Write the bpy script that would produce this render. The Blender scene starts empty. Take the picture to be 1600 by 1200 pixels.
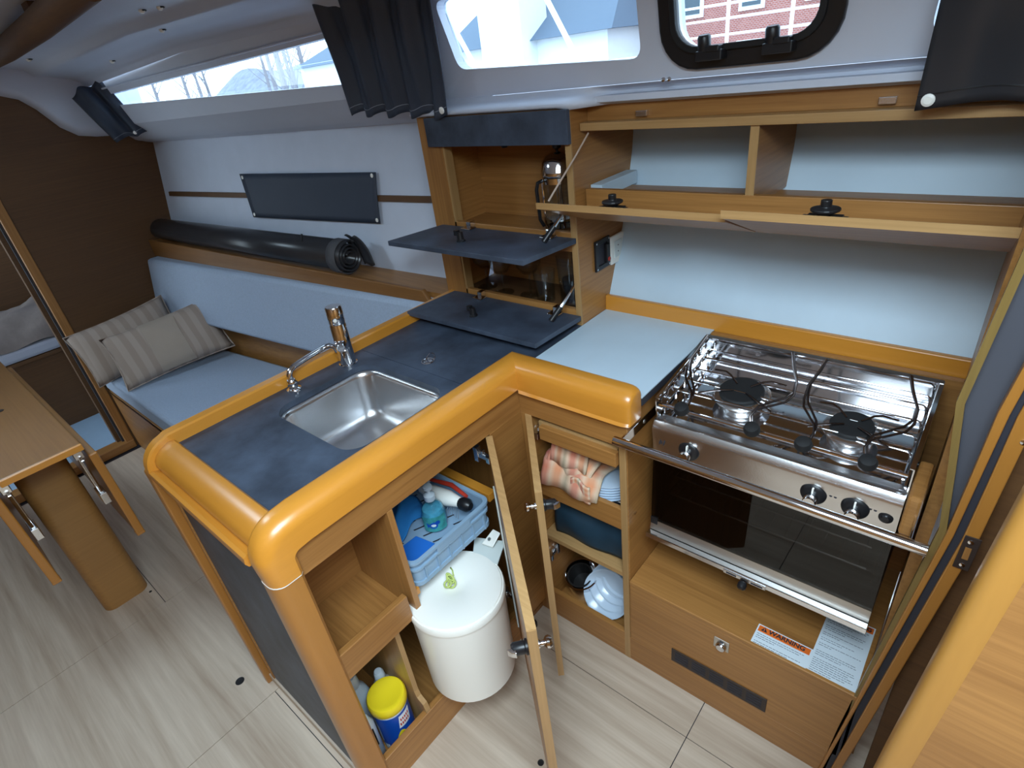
import bpy, bmesh, math, random
from math import sin, cos, pi, radians, sqrt
from mathutils import Vector, Matrix
random.seed(7)
SC = bpy.context.scene
COL = SC.collection

# ------------------------------------------------------------------ camera
cam_d = bpy.data.cameras.new('camera')
cam = bpy.data.objects.new('camera', cam_d); COL.objects.link(cam)
yaw, pit, rol = -0.7668513822853842, -0.5202382401023521, -0.13843490721379131
fwd = Vector((sin(yaw)*cos(pit), cos(yaw)*cos(pit), sin(pit)))
r0 = Vector((cos(yaw), -sin(yaw), 0)); u0 = r0.cross(fwd)
rt = r0*cos(rol) + u0*sin(rol); up = -r0*sin(rol) + u0*cos(rol)
M = Matrix((rt, up, -fwd)).transposed().to_4x4()
M.translation = Vector((0.85628, -0.90656, 1.58005))
cam.matrix_world = M
cam_d.sensor_width = 36.0
cam_d.lens = 36.0*880.275/1600
cam_d.clip_start = 0.01
SC.camera = cam

# ------------------------------------------------------------------ world, light, exposure
W = bpy.data.worlds.new('overcast'); SC.world = W; W.use_nodes = True
nt = W.node_tree; nt.nodes.clear()
wo = nt.nodes.new('ShaderNodeOutputWorld'); bg = nt.nodes.new('ShaderNodeBackground')
bg.inputs[0].default_value = (0.70, 0.87, 1.0, 1); bg.inputs[1].default_value = 3.6
nt.links.new(bg.outputs[0], wo.inputs[0])

def area(name, loc, rot, sx, sy, power, col):
    l = bpy.data.lights.new(name, 'AREA'); l.shape = 'RECTANGLE'; l.size = sx; l.size_y = sy
    l.energy = power; l.color = col
    o = bpy.data.objects.new(name, l); COL.objects.link(o); o.location = loc; o.rotation_euler = rot
    return o
# daylight falling through the open companionway; the saloon lamp is added fill to brighten the settee
area('companionway_daylight', (0.95, -1.05, 2.02), (radians(-8), radians(6), 0), 0.75, 0.8, 36, (0.70, 0.88, 1.0))
area('saloon_fill_light', (-1.25, -0.95, 1.98), (radians(25), 0, 0), 0.4, 0.4, 6.5, (0.64, 0.84, 1.0))
SC.view_settings.view_transform = 'Standard'
SC.view_settings.look = 'None'
SC.view_settings.gamma = 1.0
SC.view_settings.exposure = 0.35
try: SC.view_settings.use_curve_mapping = False
except Exception: pass

# ------------------------------------------------------------------ materials
MATS = {}
def newmat(name):
    m = bpy.data.materials.new(name); m.use_nodes = True
    MATS[name] = m
    return m, m.node_tree, m.node_tree.nodes['Principled BSDF']
def plain(name, col, rough=0.5, metal=0.0, spec=0.5, bump=0.0, bscale=200, coat=0.0, alpha=None, trans=0.0, ior=1.45, var=0.06, vscale=12):
    m, t, p = newmat(name)
    n = t.nodes.new('ShaderNodeTexNoise'); tc = t.nodes.new('ShaderNodeTexCoord')
    n.inputs['Scale'].default_value = vscale; n.inputs['Detail'].default_value = 3
    t.links.new(tc.outputs['Object'], n.inputs['Vector'])
    mx = t.nodes.new('ShaderNodeMixRGB'); mx.inputs[1].default_value = (*[c*(1-var) for c in col], 1)
    mx.inputs[2].default_value = (*[min(1, c*(1+var)) for c in col], 1)
    t.links.new(n.outputs['Fac'], mx.inputs[0]); t.links.new(mx.outputs[0], p.inputs['Base Color'])
    p.inputs['Roughness'].default_value = rough; p.inputs['Metallic'].default_value = metal
    p.inputs['Specular IOR Level'].default_value = spec
    p.inputs['Coat Weight'].default_value = coat; p.inputs['Coat Roughness'].default_value = 0.15
    p.inputs['Transmission Weight'].default_value = trans; p.inputs['IOR'].default_value = ior
    if alpha is not None: p.inputs['Alpha'].default_value = alpha
    if bump:
        b = t.nodes.new('ShaderNodeBump'); n2 = t.nodes.new('ShaderNodeTexNoise'); n2.inputs['Scale'].default_value = bscale
        t.links.new(tc.outputs['Object'], n2.inputs['Vector']); t.links.new(n2.outputs['Fac'], b.inputs['Height'])
        b.inputs['Strength'].default_value = bump; b.inputs['Distance'].default_value = 0.002
        t.links.new(b.outputs[0], p.inputs['Normal'])
    return m
def wood(name, dark, light, axis='X', rough=0.42, fine=120, along=3.0, coat=0.15, broad=6):
    """fine straight grain running along one axis of the object"""
    m, t, p = newmat(name)
    tc = t.nodes.new('ShaderNodeTexCoord'); mp = t.nodes.new('ShaderNodeMapping')
    s = [fine, fine, fine]; s['XYZ'.index(axis)] = along
    mp.inputs['Scale'].default_value = s
    t.links.new(tc.outputs['Object'], mp.inputs['Vector'])
    n = t.nodes.new('ShaderNodeTexNoise'); n.inputs['Scale'].default_value = 1.0; n.inputs['Detail'].default_value = 4; n.inputs['Roughness'].default_value = 0.65
    t.links.new(mp.outputs[0], n.inputs['Vector'])
    mp2 = t.nodes.new('ShaderNodeMapping'); s2 = [broad, broad, broad]; s2['XYZ'.index(axis)] = 0.8
    mp2.inputs['Scale'].default_value = s2; t.links.new(tc.outputs['Object'], mp2.inputs['Vector'])
    n2 = t.nodes.new('ShaderNodeTexNoise'); n2.inputs['Scale'].default_value = 1.0; n2.inputs['Detail'].default_value = 2
    t.links.new(mp2.outputs[0], n2.inputs['Vector'])
    ad = t.nodes.new('ShaderNodeMath'); ad.operation = 'MULTIPLY_ADD'; ad.inputs[1].default_value = 0.6
    ml = t.nodes.new('ShaderNodeMath'); ml.operation = 'MULTIPLY'; ml.inputs[1].default_value = 0.4
    t.links.new(n2.outputs['Fac'], ml.inputs[0]); t.links.new(n.outputs['Fac'], ad.inputs[0]); t.links.new(ml.outputs[0], ad.inputs[2])
    cr = t.nodes.new('ShaderNodeValToRGB')
    cr.color_ramp.elements[0].position = 0.32; cr.color_ramp.elements[0].color = (*dark, 1)
    cr.color_ramp.elements[1].position = 0.68; cr.color_ramp.elements[1].color = (*light, 1)
    t.links.new(ad.outputs[0], cr.inputs[0]); t.links.new(cr.outputs[0], p.inputs['Base Color'])
    p.inputs['Roughness'].default_value = rough; p.inputs['Coat Weight'].default_value = coat; p.inputs['Coat Roughness'].default_value = 0.25
    b = t.nodes.new('ShaderNodeBump'); b.inputs['Strength'].default_value = 0.12; b.inputs['Distance'].default_value = 0.001
    t.links.new(n.outputs['Fac'], b.inputs['Height']); t.links.new(b.outputs[0], p.inputs['Normal'])
    return m
VD, VL = (0.25, 0.104, 0.026), (0.44, 0.208, 0.058)
WX = wood('veneer_x', VD, VL, 'X'); WY = wood('veneer_y', VD, VL, 'Y'); WZ = wood('veneer_z', VD, VL, 'Z')
PED = wood('pedestal_veneer', (0.27, 0.13, 0.036), (0.36, 0.18, 0.052), 'Y', rough=0.5, fine=90, along=2.0)
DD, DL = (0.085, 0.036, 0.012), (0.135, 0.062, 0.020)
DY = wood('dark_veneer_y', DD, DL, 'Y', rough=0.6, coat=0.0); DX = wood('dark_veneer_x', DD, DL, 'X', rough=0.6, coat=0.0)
SX = wood('edge_strip_x', (0.36, 0.20, 0.075), (0.50, 0.30, 0.125), 'X'); SY = wood('edge_strip_y', (0.36, 0.20, 0.075), (0.50, 0.30, 0.125), 'Y'); SZ = wood('edge_strip_z', (0.32, 0.18, 0.065), (0.46, 0.27, 0.11), 'Z')
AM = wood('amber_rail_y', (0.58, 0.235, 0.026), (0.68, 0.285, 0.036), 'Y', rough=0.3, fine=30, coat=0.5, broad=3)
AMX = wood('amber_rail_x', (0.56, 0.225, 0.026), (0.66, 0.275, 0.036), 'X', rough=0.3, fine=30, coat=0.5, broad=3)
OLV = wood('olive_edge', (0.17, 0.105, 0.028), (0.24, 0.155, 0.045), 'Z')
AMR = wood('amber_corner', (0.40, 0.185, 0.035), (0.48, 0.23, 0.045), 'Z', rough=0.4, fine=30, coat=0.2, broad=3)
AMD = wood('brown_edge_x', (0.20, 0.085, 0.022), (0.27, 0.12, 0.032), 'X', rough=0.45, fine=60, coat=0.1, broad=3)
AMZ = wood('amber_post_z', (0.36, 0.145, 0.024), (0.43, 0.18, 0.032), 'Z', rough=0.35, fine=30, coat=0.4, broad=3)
FL = wood('pale_oak_floor', (0.36, 0.265, 0.19), (0.64, 0.535, 0.43), 'X', rough=0.5, fine=30, along=1.6, coat=0.0, broad=8)
TB = wood('table_veneer', (0.26, 0.12, 0.035), (0.36, 0.175, 0.055), 'X', rough=0.28, coat=0.6)

def slate():
    m, t, p = newmat('slate_laminate')
    tc = t.nodes.new('ShaderNodeTexCoord')
    n = t.nodes.new('ShaderNodeTexNoise'); n.inputs['Scale'].default_value = 9; n.inputs['Detail'].default_value = 6; n.inputs['Roughness'].default_value = 0.6
    t.links.new(tc.outputs['Object'], n.inputs['Vector'])
    cr = t.nodes.new('ShaderNodeValToRGB')
    cr.color_ramp.elements[0].position = 0.3; cr.color_ramp.elements[0].color = (0.022, 0.029, 0.045, 1)
    cr.color_ramp.elements[1].position = 0.75; cr.color_ramp.elements[1].color = (0.075, 0.10, 0.15, 1)
    t.links.new(n.outputs['Fac'], cr.inputs[0]); t.links.new(cr.outputs[0], p.inputs['Base Color'])
    p.inputs['Roughness'].default_value = 0.48
    n2 = t.nodes.new('ShaderNodeTexNoise'); n2.inputs['Scale'].default_value = 260
    t.links.new(tc.outputs['Object'], n2.inputs['Vector'])
    b = t.nodes.new('ShaderNodeBump'); b.inputs['Strength'].default_value = 0.15; b.inputs['Distance'].default_value = 0.001
    t.links.new(n2.outputs['Fac'], b.inputs['Height']); t.links.new(b.outputs[0], p.inputs['Normal'])
    return m
SL = slate()
def stripes(name, a, b, axis, scale, rough=0.85, dist=0.0):
    m, t, p = newmat(name)
    tc = t.nodes.new('ShaderNodeTexCoord')
    w = t.nodes.new('ShaderNodeTexWave'); w.bands_direction = axis; w.inputs['Scale'].default_value = scale; w.inputs['Distortion'].default_value = dist
    t.links.new(tc.outputs['Object'], w.inputs['Vector'])
    cr = t.nodes.new('ShaderNodeValToRGB'); cr.color_ramp.elements[0].position = 0.4; cr.color_ramp.elements[1].position = 0.6
    cr.color_ramp.elements[0].color = (*a, 1); cr.color_ramp.elements[1].color = (*b, 1)
    t.links.new(w.outputs['Fac'], cr.inputs[0]); t.links.new(cr.outputs[0], p.inputs['Base Color'])
    p.inputs['Roughness'].default_value = rough
    return m
def plaid():
    m, t, p = newmat('plaid_cloth')
    tc = t.nodes.new('ShaderNodeTexCoord'); sp = t.nodes.new('ShaderNodeSeparateXYZ'); t.links.new(tc.outputs['UV'], sp.inputs[0])
    def ramp(sock, cols):
        m2 = t.nodes.new('ShaderNodeMath'); m2.operation = 'MULTIPLY'; m2.inputs[1].default_value = 1.7; t.links.new(sock, m2.inputs[0])
        f = t.nodes.new('ShaderNodeMath'); f.operation = 'FRACT'; t.links.new(m2.outputs[0], f.inputs[0])
        cr = t.nodes.new('ShaderNodeValToRGB'); cr.color_ramp.interpolation = 'LINEAR'
        while len(cr.color_ramp.elements) < len(cols): cr.color_ramp.elements.new(0.5)
        for i, c in enumerate(cols):
            cr.color_ramp.elements[i].position = i/(len(cols)-1); cr.color_ramp.elements[i].color = (*c, 1)
        t.links.new(f.outputs[0], cr.inputs[0]); return cr.outputs[0]
    red, crm, sal, grn = (0.60, 0.17, 0.12), (0.74, 0.58, 0.42), (0.72, 0.30, 0.15), (0.36, 0.36, 0.26)
    u = ramp(sp.outputs[0], [red, red, crm, sal, sal, crm, grn, crm, red]); v = ramp(sp.outputs[1], [crm, sal, crm, red, crm])
    mx = t.nodes.new('ShaderNodeMixRGB'); mx.inputs[0].default_value = 0.35
    t.links.new(u, mx.inputs[1]); t.links.new(v, mx.inputs[2]); t.links.new(mx.outputs[0], p.inputs['Base Color'])
    p.inputs['Roughness'].default_value = 0.95
    return m
WHITE = plain('white_laminate', (0.55, 0.68, 0.79), 0.45, bump=0.05)
LINER = plain('white_liner', (0.58, 0.62, 0.72), 0.5, var=0.03)
LINERD = plain('vinyl_lining', (0.62, 0.68, 0.80), 0.85, bump=0.25, bscale=300)
FAB = plain('grey_fabric', (0.40, 0.48, 0.61), 0.95, bump=0.6, bscale=500, var=0.15, vscale=160)
CURT = plain('charcoal_curtain', (0.036, 0.048, 0.075), 0.55, bump=0.3, bscale=400)
LEAT = plain('charcoal_coated_cloth', (0.030, 0.031, 0.036), 0.28, var=0.1)
STEEL = plain('polished_steel', (0.78, 0.78, 0.80), 0.09, 1.0, var=0.0)
BRUSH = plain('brushed_steel', (0.72, 0.72, 0.73), 0.26, 1.0, bump=0.05, bscale=300)
SATIN = plain('satin_strip', (0.62, 0.60, 0.56), 0.38, 1.0)
BLACK = plain('black_plastic', (0.012, 0.012, 0.014), 0.35)
RUB = plain('black_rubber', (0.010, 0.010, 0.011), 0.7)
OVEN = plain('oven_enamel', (0.015, 0.014, 0.014), 0.4)
EDGEG = plain('grey_webbing', (0.075, 0.075, 0.082), 0.7)
CREAM = plain('cream_enamel', (0.93, 0.92, 0.86), 0.3, var=0.01)
CREAM2 = plain('cream_plastic', (0.72, 0.78, 0.76), 0.4, var=0.01)
BLUEP = plain('pale_blue_plastic', (0.27, 0.40, 0.54), 0.4, var=0.04)
CHINA = plain('pale_china', (0.56, 0.68, 0.82), 0.18, var=0.01)
BLUEC = plain('blue_cloth', (0.02, 0.20, 0.52), 0.9, bump=0.4, bscale=300)
BLUES = plain('blue_sponge', (0.01, 0.15, 0.60), 0.85)
NAVY = plain('dark_teal_bag', (0.010, 0.035, 0.060), 0.6, var=0.25, vscale=30)
YEL = plain('yellow_plastic', (0.85, 0.66, 0.02), 0.35, var=0.01)
BOTW = plain('white_bottle_plastic', (0.62, 0.72, 0.80), 0.35)
PAPER = plain('white_label', (0.72, 0.80, 0.86), 0.5, var=0.01)
BLUEL = plain('label_blue', (0.005, 0.07, 0.42), 0.35, var=0.01)
REDP = plain('red_plastic', (0.50, 0.04, 0.02), 0.4)
ORANGE = plain('label_orange', (0.80, 0.16, 0.02), 0.5, var=0.01)
INK = plain('ink', (0.03, 0.03, 0.04), 0.6, var=0.0)
GREYINK = plain('grey_ink', (0.22, 0.25, 0.30), 0.6, var=0.0)
VENT = plain('brown_grille', (0.035, 0.022, 0.018), 0.45)
ROPE = plain('yellow_green_cord', (0.50, 0.60, 0.18), 0.9)
CORD = plain('beige_cord', (0.50, 0.38, 0.30), 0.8)
PILLOW = stripes('beige_stripe', (0.33, 0.265, 0.20), (0.43, 0.355, 0.28), 'X', 5.0)
PILLOWP = plain('beige_plain', (0.40, 0.325, 0.265), 0.9, bump=0.3, bscale=150)
PILLOW2 = stripes('beige_stripe_cross', (0.35, 0.27, 0.22), (0.42, 0.335, 0.28), 'Y', 6.0)
PLAID = plaid()
BED = plain('rumpled_bedding', (0.20, 0.165, 0.15), 0.95, bump=0.5, bscale=60, var=0.3)
SHEET = plain('pale_sheet', (0.45, 0.48, 0.58), 0.9)
PALEB = plain('pale_blue_cabin_floor', (0.30, 0.42, 0.55), 0.7)
def glass(name, col=(1, 1, 1), rough=0.0, tint=None):
    m, t, p = newmat(name)
    t.nodes.remove(p); out = t.nodes['Material Output']
    g = t.nodes.new('ShaderNodeBsdfGlossy'); g.inputs['Roughness'].default_value = rough + 0.01
    tr = t.nodes.new('ShaderNodeBsdfTransparent'); tr.inputs[0].default_value = (*col, 1)
    lw = t.nodes.new('ShaderNodeLayerWeight'); lw.inputs[0].default_value = 0.5
    pw = t.nodes.new('ShaderNodeMath'); pw.operation = 'POWER'; pw.inputs[1].default_value = 4.0; t.links.new(lw.outputs['Facing'], pw.inputs[0])
    ma = t.nodes.new('ShaderNodeMath'); ma.operation = 'MULTIPLY_ADD'; ma.inputs[1].default_value = 0.7; ma.inputs[2].default_value = 0.045; t.links.new(pw.outputs[0], ma.inputs[0])
    mx = t.nodes.new('ShaderNodeMixShader')
    t.links.new(ma.outputs[0], mx.inputs[0]); t.links.new(tr.outputs[0], mx.inputs[1]); t.links.new(g.outputs[0], mx.inputs[2])
    t.links.new(mx.outputs[0], out.inputs[0])
    return m
GLASS = glass('clear_glass', (0.93, 0.96, 0.97)); PANE = glass('window_pane', (0.9, 0.95, 1.0)); SMOKE = glass('oven_glass', (0.30, 0.29, 0.28))
SOAP = glass('soap_liquid', (0.80, 0.93, 0.96)); 

# ------------------------------------------------------------------ mesh helpers
def BM(): return bmesh.new()
def box(bm, x0, x1, y0, y1, z0, z1):
    v = [bm.verts.new((x, y, z)) for x in (x0, x1) for y in (y0, y1) for z in (z0, z1)]
    for f in ((0, 1, 3, 2), (4, 6, 7, 5), (0, 4, 5, 1), (2, 3, 7, 6), (0, 2, 6, 4), (1, 5, 7, 3)):
        bm.faces.new([v[i] for i in f])
    return bm
def hexa(bm, bot, top):
    """solid between two matching polygons of 3D points"""
    a = [bm.verts.new(p) for p in bot]; b = [bm.verts.new(p) for p in top]; n = len(a)
    bm.faces.new(a); bm.faces.new(b[::-1])
    for i in range(n): bm.faces.new((a[i], b[i], b[(i+1) % n], a[(i+1) % n]))
    return bm
def prism(bm, poly, axis, a0, a1):
    def P(u, v, w):
        return {'x': (w, u, v), 'y': (u, w, v), 'z': (u, v, w)}[axis]
    return hexa(bm, [P(u, v, a0) for u, v in poly], [P(u, v, a1) for u, v in poly])
def tube(bm, pts, r, seg=8, closed=False, caps=True):
    pts = [Vector(p) for p in pts]; n = len(pts); rings = []
    prev = None
    for i, p in enumerate(pts):
        a = pts[i-1] if (i > 0 or closed) else p
        b = pts[(i+1) % n] if (i < n-1 or closed) else p
        d = (b-a); d = d.normalized() if d.length > 1e-9 else Vector((0, 0, 1))
        if prev is None:
            u = d.orthogonal().normalized()
        else:
            u = prev - d*prev.dot(d)
            u = u.normalized() if u.length > 1e-6 else d.orthogonal().normalized()
        prev = u; v = d.cross(u)
        rr = r[i] if isinstance(r, (list, tuple)) else r
        rings.append([bm.verts.new(p + u*rr*cos(2*pi*k/seg) + v*rr*sin(2*pi*k/seg)) for k in range(seg)])
    m = n if closed else n-1
    for i in range(m):
        A, B = rings[i], rings[(i+1) % n]
        for k in range(seg): bm.faces.new((A[k], A[(k+1) % seg], B[(k+1) % seg], B[k]))
    if caps and not closed:
        bm.faces.new(rings[0][::-1]); bm.faces.new(rings[-1])
    return bm
def lathe(bm, prof, c=(0, 0, 0), d=(0, 0, 1), seg=24):
    """profile of (radius, height) about the axis d through c"""
    c = Vector(c); d = Vector(d).normalized(); u = d.orthogonal().normalized(); v = d.cross(u); rings = []
    for r, h in prof:
        if r < 1e-6: rings.append([bm.verts.new(c + d*h)])
        else: rings.append([bm.verts.new(c + d*h + u*r*cos(2*pi*k/seg) + v*r*sin(2*pi*k/seg)) for k in range(seg)])
    for A, B in zip(rings, rings[1:]):
        for k in range(seg):
            q = (k+1) % seg
            if len(A) == 1 and len(B) == 1: continue
            if len(A) == 1: bm.faces.new((A[0], B[q], B[k]))
            elif len(B) == 1: bm.faces.new((A[k], A[q], B[0]))
            else: bm.faces.new((A[k], A[q], B[q], B[k]))
    if len(rings[0]) > 1: bm.faces.new(rings[0][::-1])
    if len(rings[-1]) > 1: bm.faces.new(rings[-1])
    return bm
def sheet(bm, fn, nu, nv, uv=False):
    g = [[bm.verts.new(fn(i/nu, j/nv)) for j in range(nv+1)] for i in range(nu+1)]
    L = bm.loops.layers.uv.verify() if uv else None
    for i in range(nu):
        for j in range(nv):
            f = bm.faces.new((g[i][j], g[i+1][j], g[i+1][j+1], g[i][j+1]))
            if uv:
                for l, (a, b) in zip(f.loops, ((i, j), (i+1, j), (i+1, j+1), (i, j+1))): l[L].uv = (a/nu, b/nv)
    return bm
def rrect(cx, cy, w, h, r, n=6):
    out = []
    for sx, sy, a0 in ((1, 1, 0), (-1, 1, 90), (-1, -1, 180), (1, -1, 270)):
        for k in range(n+1):
            a = radians(a0 + 90*k/n)
            out.append((cx + sx*(w/2-r) + r*cos(a), cy + sy*(h/2-r) + r*sin(a)))
    return out
def ring_fill(bm, hole, outer_pts, f3, g3):
    """plate with a hole: hole and outer lists of same length in 2D, f3 top mapping and g3 bottom mapping"""
    n = len(hole)
    ht = [bm.verts.new(f3(*p)) for p in hole]; ot = [bm.verts.new(f3(*p)) for p in outer_pts]
    hb = [bm.verts.new(g3(*p)) for p in hole]; ob = [bm.verts.new(g3(*p)) for p in outer_pts]
    for i in range(n):
        j = (i+1) % n
        bm.faces.new((ht[i], ht[j], ot[j], ot[i])); bm.faces.new((hb[j], hb[i], ob[i], ob[j]))
        bm.faces.new((ht[j], ht[i], hb[i], hb[j])); bm.faces.new((ot[i], ot[j], ob[j], ob[i]))
def to_rect(hole, x0, x1, y0, y1):
    """project every hole point radially on the rectangle, snapping the nearest ones to its corners"""
    cx = sum(p[0] for p in hole)/len(hole); cy = sum(p[1] for p in hole)/len(hole); out = []
    for x, y in hole:
        dx, dy = x-cx, y-cy
        t = min(((x1-cx) if dx > 0 else (x0-cx))/dx if abs(dx) > 1e-9 else 1e9, ((y1-cy) if dy > 0 else (y0-cy))/dy if abs(dy) > 1e-9 else 1e9)
        out.append((cx+dx*t, cy+dy*t))
    for c in ((x0, y0), (x1, y0), (x0, y1), (x1, y1)):
        i = min(range(len(out)), key=lambda k: (out[k][0]-c[0])**2+(out[k][1]-c[1])**2); out[i] = c
    return out
def obj(name, bm, mat, parent=None, label=None, bevel=0.0, smooth=False, solid=0.0, sub=0, loc=None):
    """one mesh object; geometry is given in world coordinates and moved into the parent's frame"""
    me = bpy.data.meshes.new(name)
    bmesh.ops.recalc_face_normals(bm, faces=bm.faces)
    o = bpy.data.objects.new(name, me); COL.objects.link(o)
    org = Vector((0, 0, 0))
    if parent is not None: org = WORLDLOC.get(parent.name, Vector((0, 0, 0)))
    if parent is None:
        if loc is None:
            xs = [v.co for v in bm.verts]
            loc = Vector(((min(c.x for c in xs)+max(c.x for c in xs))/2, (min(c.y for c in xs)+max(c.y for c in xs))/2, min(c.z for c in xs)))
        org = Vector(loc); o.location = org
    WORLDLOC[o.name] = org
    bmesh.ops.translate(bm, verts=bm.verts, vec=-org)
    bm.to_mesh(me); bm.free()
    if parent is not None: o.parent = parent
    me.materials.append(mat)
    if smooth:
        for p in me.polygons: p.use_smooth = True
        if smooth != 'all':
            try: me.set_sharp_from_angle(angle=radians(38))
            except Exception: pass
    if solid:
        s = o.modifiers.new('solid', 'SOLIDIFY'); s.thickness = solid; s.offset = 0
    if bevel:
        b = o.modifiers.new('bevel', 'BEVEL'); b.width = bevel; b.segments = 2; b.limit_method = 'ANGLE'; b.angle_limit = radians(50)
    if sub:
        s = o.modifiers.new('sub', 'SUBSURF'); s.levels = sub; s.render_levels = sub
    if label: o['label'] = label
    return o
WORLDLOC = {}
def thing(name, label, cat, loc=(0, 0, 0), group=None):
    o = bpy.data.objects.new(name, None); COL.objects.link(o); o.location = loc; o.empty_display_size = 0.05
    WORLDLOC[o.name] = Vector(loc); o['label'] = label; o['category'] = cat
    if group: o['group'] = group
    return o
def tag(o, label, cat, group=None):
    o['label'] = label; o['category'] = cat
    if group: o['group'] = group
    return o
def struct(name, bm=None, m=None, loc=(0, 0, 0), **k):
    if bm is None:
        o = bpy.data.objects.new(name, None); COL.objects.link(o); o.location = loc; WORLDLOC[o.name] = Vector(loc); o.empty_display_size = 0.05
    else: o = obj(name, bm, m, None, **k)
    o['kind'] = 'structure'; return o
def B(name, x0, x1, y0, y1, z0, z1, mat, parent, bevel=0.0012, label=None):
    return obj(name, box(BM(), x0, x1, y0, y1, z0, z1), mat, parent, label=label, bevel=bevel)
def dup(root, delta, label=None, group=None):
    r = root.copy(); COL.objects.link(r); r.location = root.location + Vector(delta)
    if label: r['label'] = label
    if group: r['group'] = group
    for ch in list(root.children):
        c = ch.copy(); COL.objects.link(c); c.parent = r
        for g in list(ch.children):
            d = g.copy(); COL.objects.link(d); d.parent = c
    return r

# ------------------------------------------------------------------ hull lines
def HL(x): return 0.216 + 0.115*(x+2.5)              # inner hull lining at z = 1.2
def WL(x): return min(HL(x)-0.11, 0.345)             # window band
XB = -2.5                                            # forward bulkhead

# ------------------------------------------------------------------ floor
floor = struct('floor', box(BM(), -4.2, 1.9, -2.3, 0.6, -0.04, -0.004), INK)
xs = [-4.2, -2.45, -1.184, -0.508, 0.54, 1.9]; ys = [-2.3, -1.62, -0.79, -0.112, 0.55]
g = 0.0012
def fpanel(x0, x1, y0, y1): obj('floor_panel', box(BM(), x0+g, x1-g, y0+g, y1-g, -0.004, 0.0), FL, floor)
for x0, x1 in zip(xs, xs[1:]):
    if x0 == -4.2: continue
    if x0 == -2.45:
        for a, b in ((-2.3, -1.62), (-1.62, -0.785), (-0.785, 0.1)): fpanel(x0, x1, a, b)
    elif x0 == -1.184:
        for a, b in ((-2.3, -1.5), (-1.5, -0.60), (-0.60, 0.1)): fpanel(x0, x1, a, b)
    elif x0 == -0.508:
        for a, b in ((-2.3, -1.5), (-1.5, -0.715), (-0.715, -0.112), (-0.112, 0.4)): fpanel(x0, x1, a, b)
    else:
        for a, b in ((-2.3, -1.3), (-1.3, -0.112), (-0.112, 0.55)): fpanel(x0, x1, a, b)
for (x, y, r) in ((-0.634, -0.766, 0.013), (0.271, -0.388, 0.008), (-1.29, -0.80, 0.005)):
    obj('floor_bolt', lathe(BM(), [(0, 0.0), (r*0.6, 0.0), (r, 0.0006), (r*1.05, 0.0004), (r*1.05, -0.001)], (x, y, 0.0003)), BLACK, floor)

# ------------------------------------------------------------------ hull side wall and its lining
wb = struct('wall_back')
def hull_y(x, z):
    """lining surface: leans outboard as it rises"""
    if x < -0.3: return HL(x) - 0.035 + 0.175*(z-1.0)
    T = ((0.80, 0.42), (0.927, 0.449), (1.133, 0.543), (1.308, 0.596), (1.373, 0.608), (1.60, 0.635))
    for (a, ya), (b, yb) in zip(T, T[1:]):
        if z <= b or b == 1.60: return ya+(yb-ya)*(z-a)/(b-a)
bm = BM(); X0, X1 = XB, -0.50
sheet(bm, lambda u, v: (X0+(X1-X0)*u, hull_y(X0+(X1-X0)*u, 0.90+0.55*v), 0.90+0.55*v), 12, 6)
obj('hull_lining', bm, LINERD, wb, solid=0.006)
bm = BM(); sheet(bm, lambda u, v: (0.0+0.9*u, hull_y(0, 0.85+0.62*v), 0.85+0.62*v), 2, 16)
obj('galley_back_panel', bm, WHITE, wb, solid=0.006)
bm = BM(); prism(bm, [(0.70, -0.05), (0.70, 1.5), (0.74, 1.5), (0.74, -0.05)], 'x', XB, 1.9)
obj('hull_shell', bm, LINER, wb)
# lining batten along the hull above the settee
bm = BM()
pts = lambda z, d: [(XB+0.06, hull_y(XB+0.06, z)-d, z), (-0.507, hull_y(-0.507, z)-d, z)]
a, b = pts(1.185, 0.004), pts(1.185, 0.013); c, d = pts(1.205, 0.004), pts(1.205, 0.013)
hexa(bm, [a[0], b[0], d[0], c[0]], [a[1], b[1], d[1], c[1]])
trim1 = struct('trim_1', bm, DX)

# deck liner above: lip, window band with openings, coachroof and ceiling
ceil = struct('ceiling')
XS = [XB-0.0 + (1.9-XB)*i/44 for i in range(45)]
def zlow(x): return 1.53 if x < -0.47 else 1.49
def strip(fa, fb, x0, x1, n=20, name='liner_strip', mat=None, solid=0.008):
    bm = BM(); sheet(bm, lambda u, v: tuple(Vector(fa(x0+(x1-x0)*u))*(1-v)+Vector(fb(x0+(x1-x0)*u))*v), n, 1)
    return obj(name, bm, mat or LINER, ceil, smooth='all', solid=solid)
# forward part: soft cove under the windows
sec = [(0.048, 1.432), (0.02, 1.437), (-0.015, 1.45), (-0.03, 1.452), (-0.075, 1.495), (-0.105, 1.53)]
bm = BM()
def secfn(u, v):
    x = XB+( -0.47-XB)*u; k = v*(len(sec)-1); i = min(int(k), len(sec)-2); f = k-i
    dy = sec[i][0]*(1-f)+sec[i+1][0]*f; z = sec[i][1]*(1-f)+sec[i+1][1]*f
    return (x, HL(x)+dy + (0 if v < 1 else (WL(x)-HL(x)-dy)), z)
sheet(bm, secfn, 20, 8); obj('deck_liner_cove', bm, LINER, ceil, smooth='all')
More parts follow.
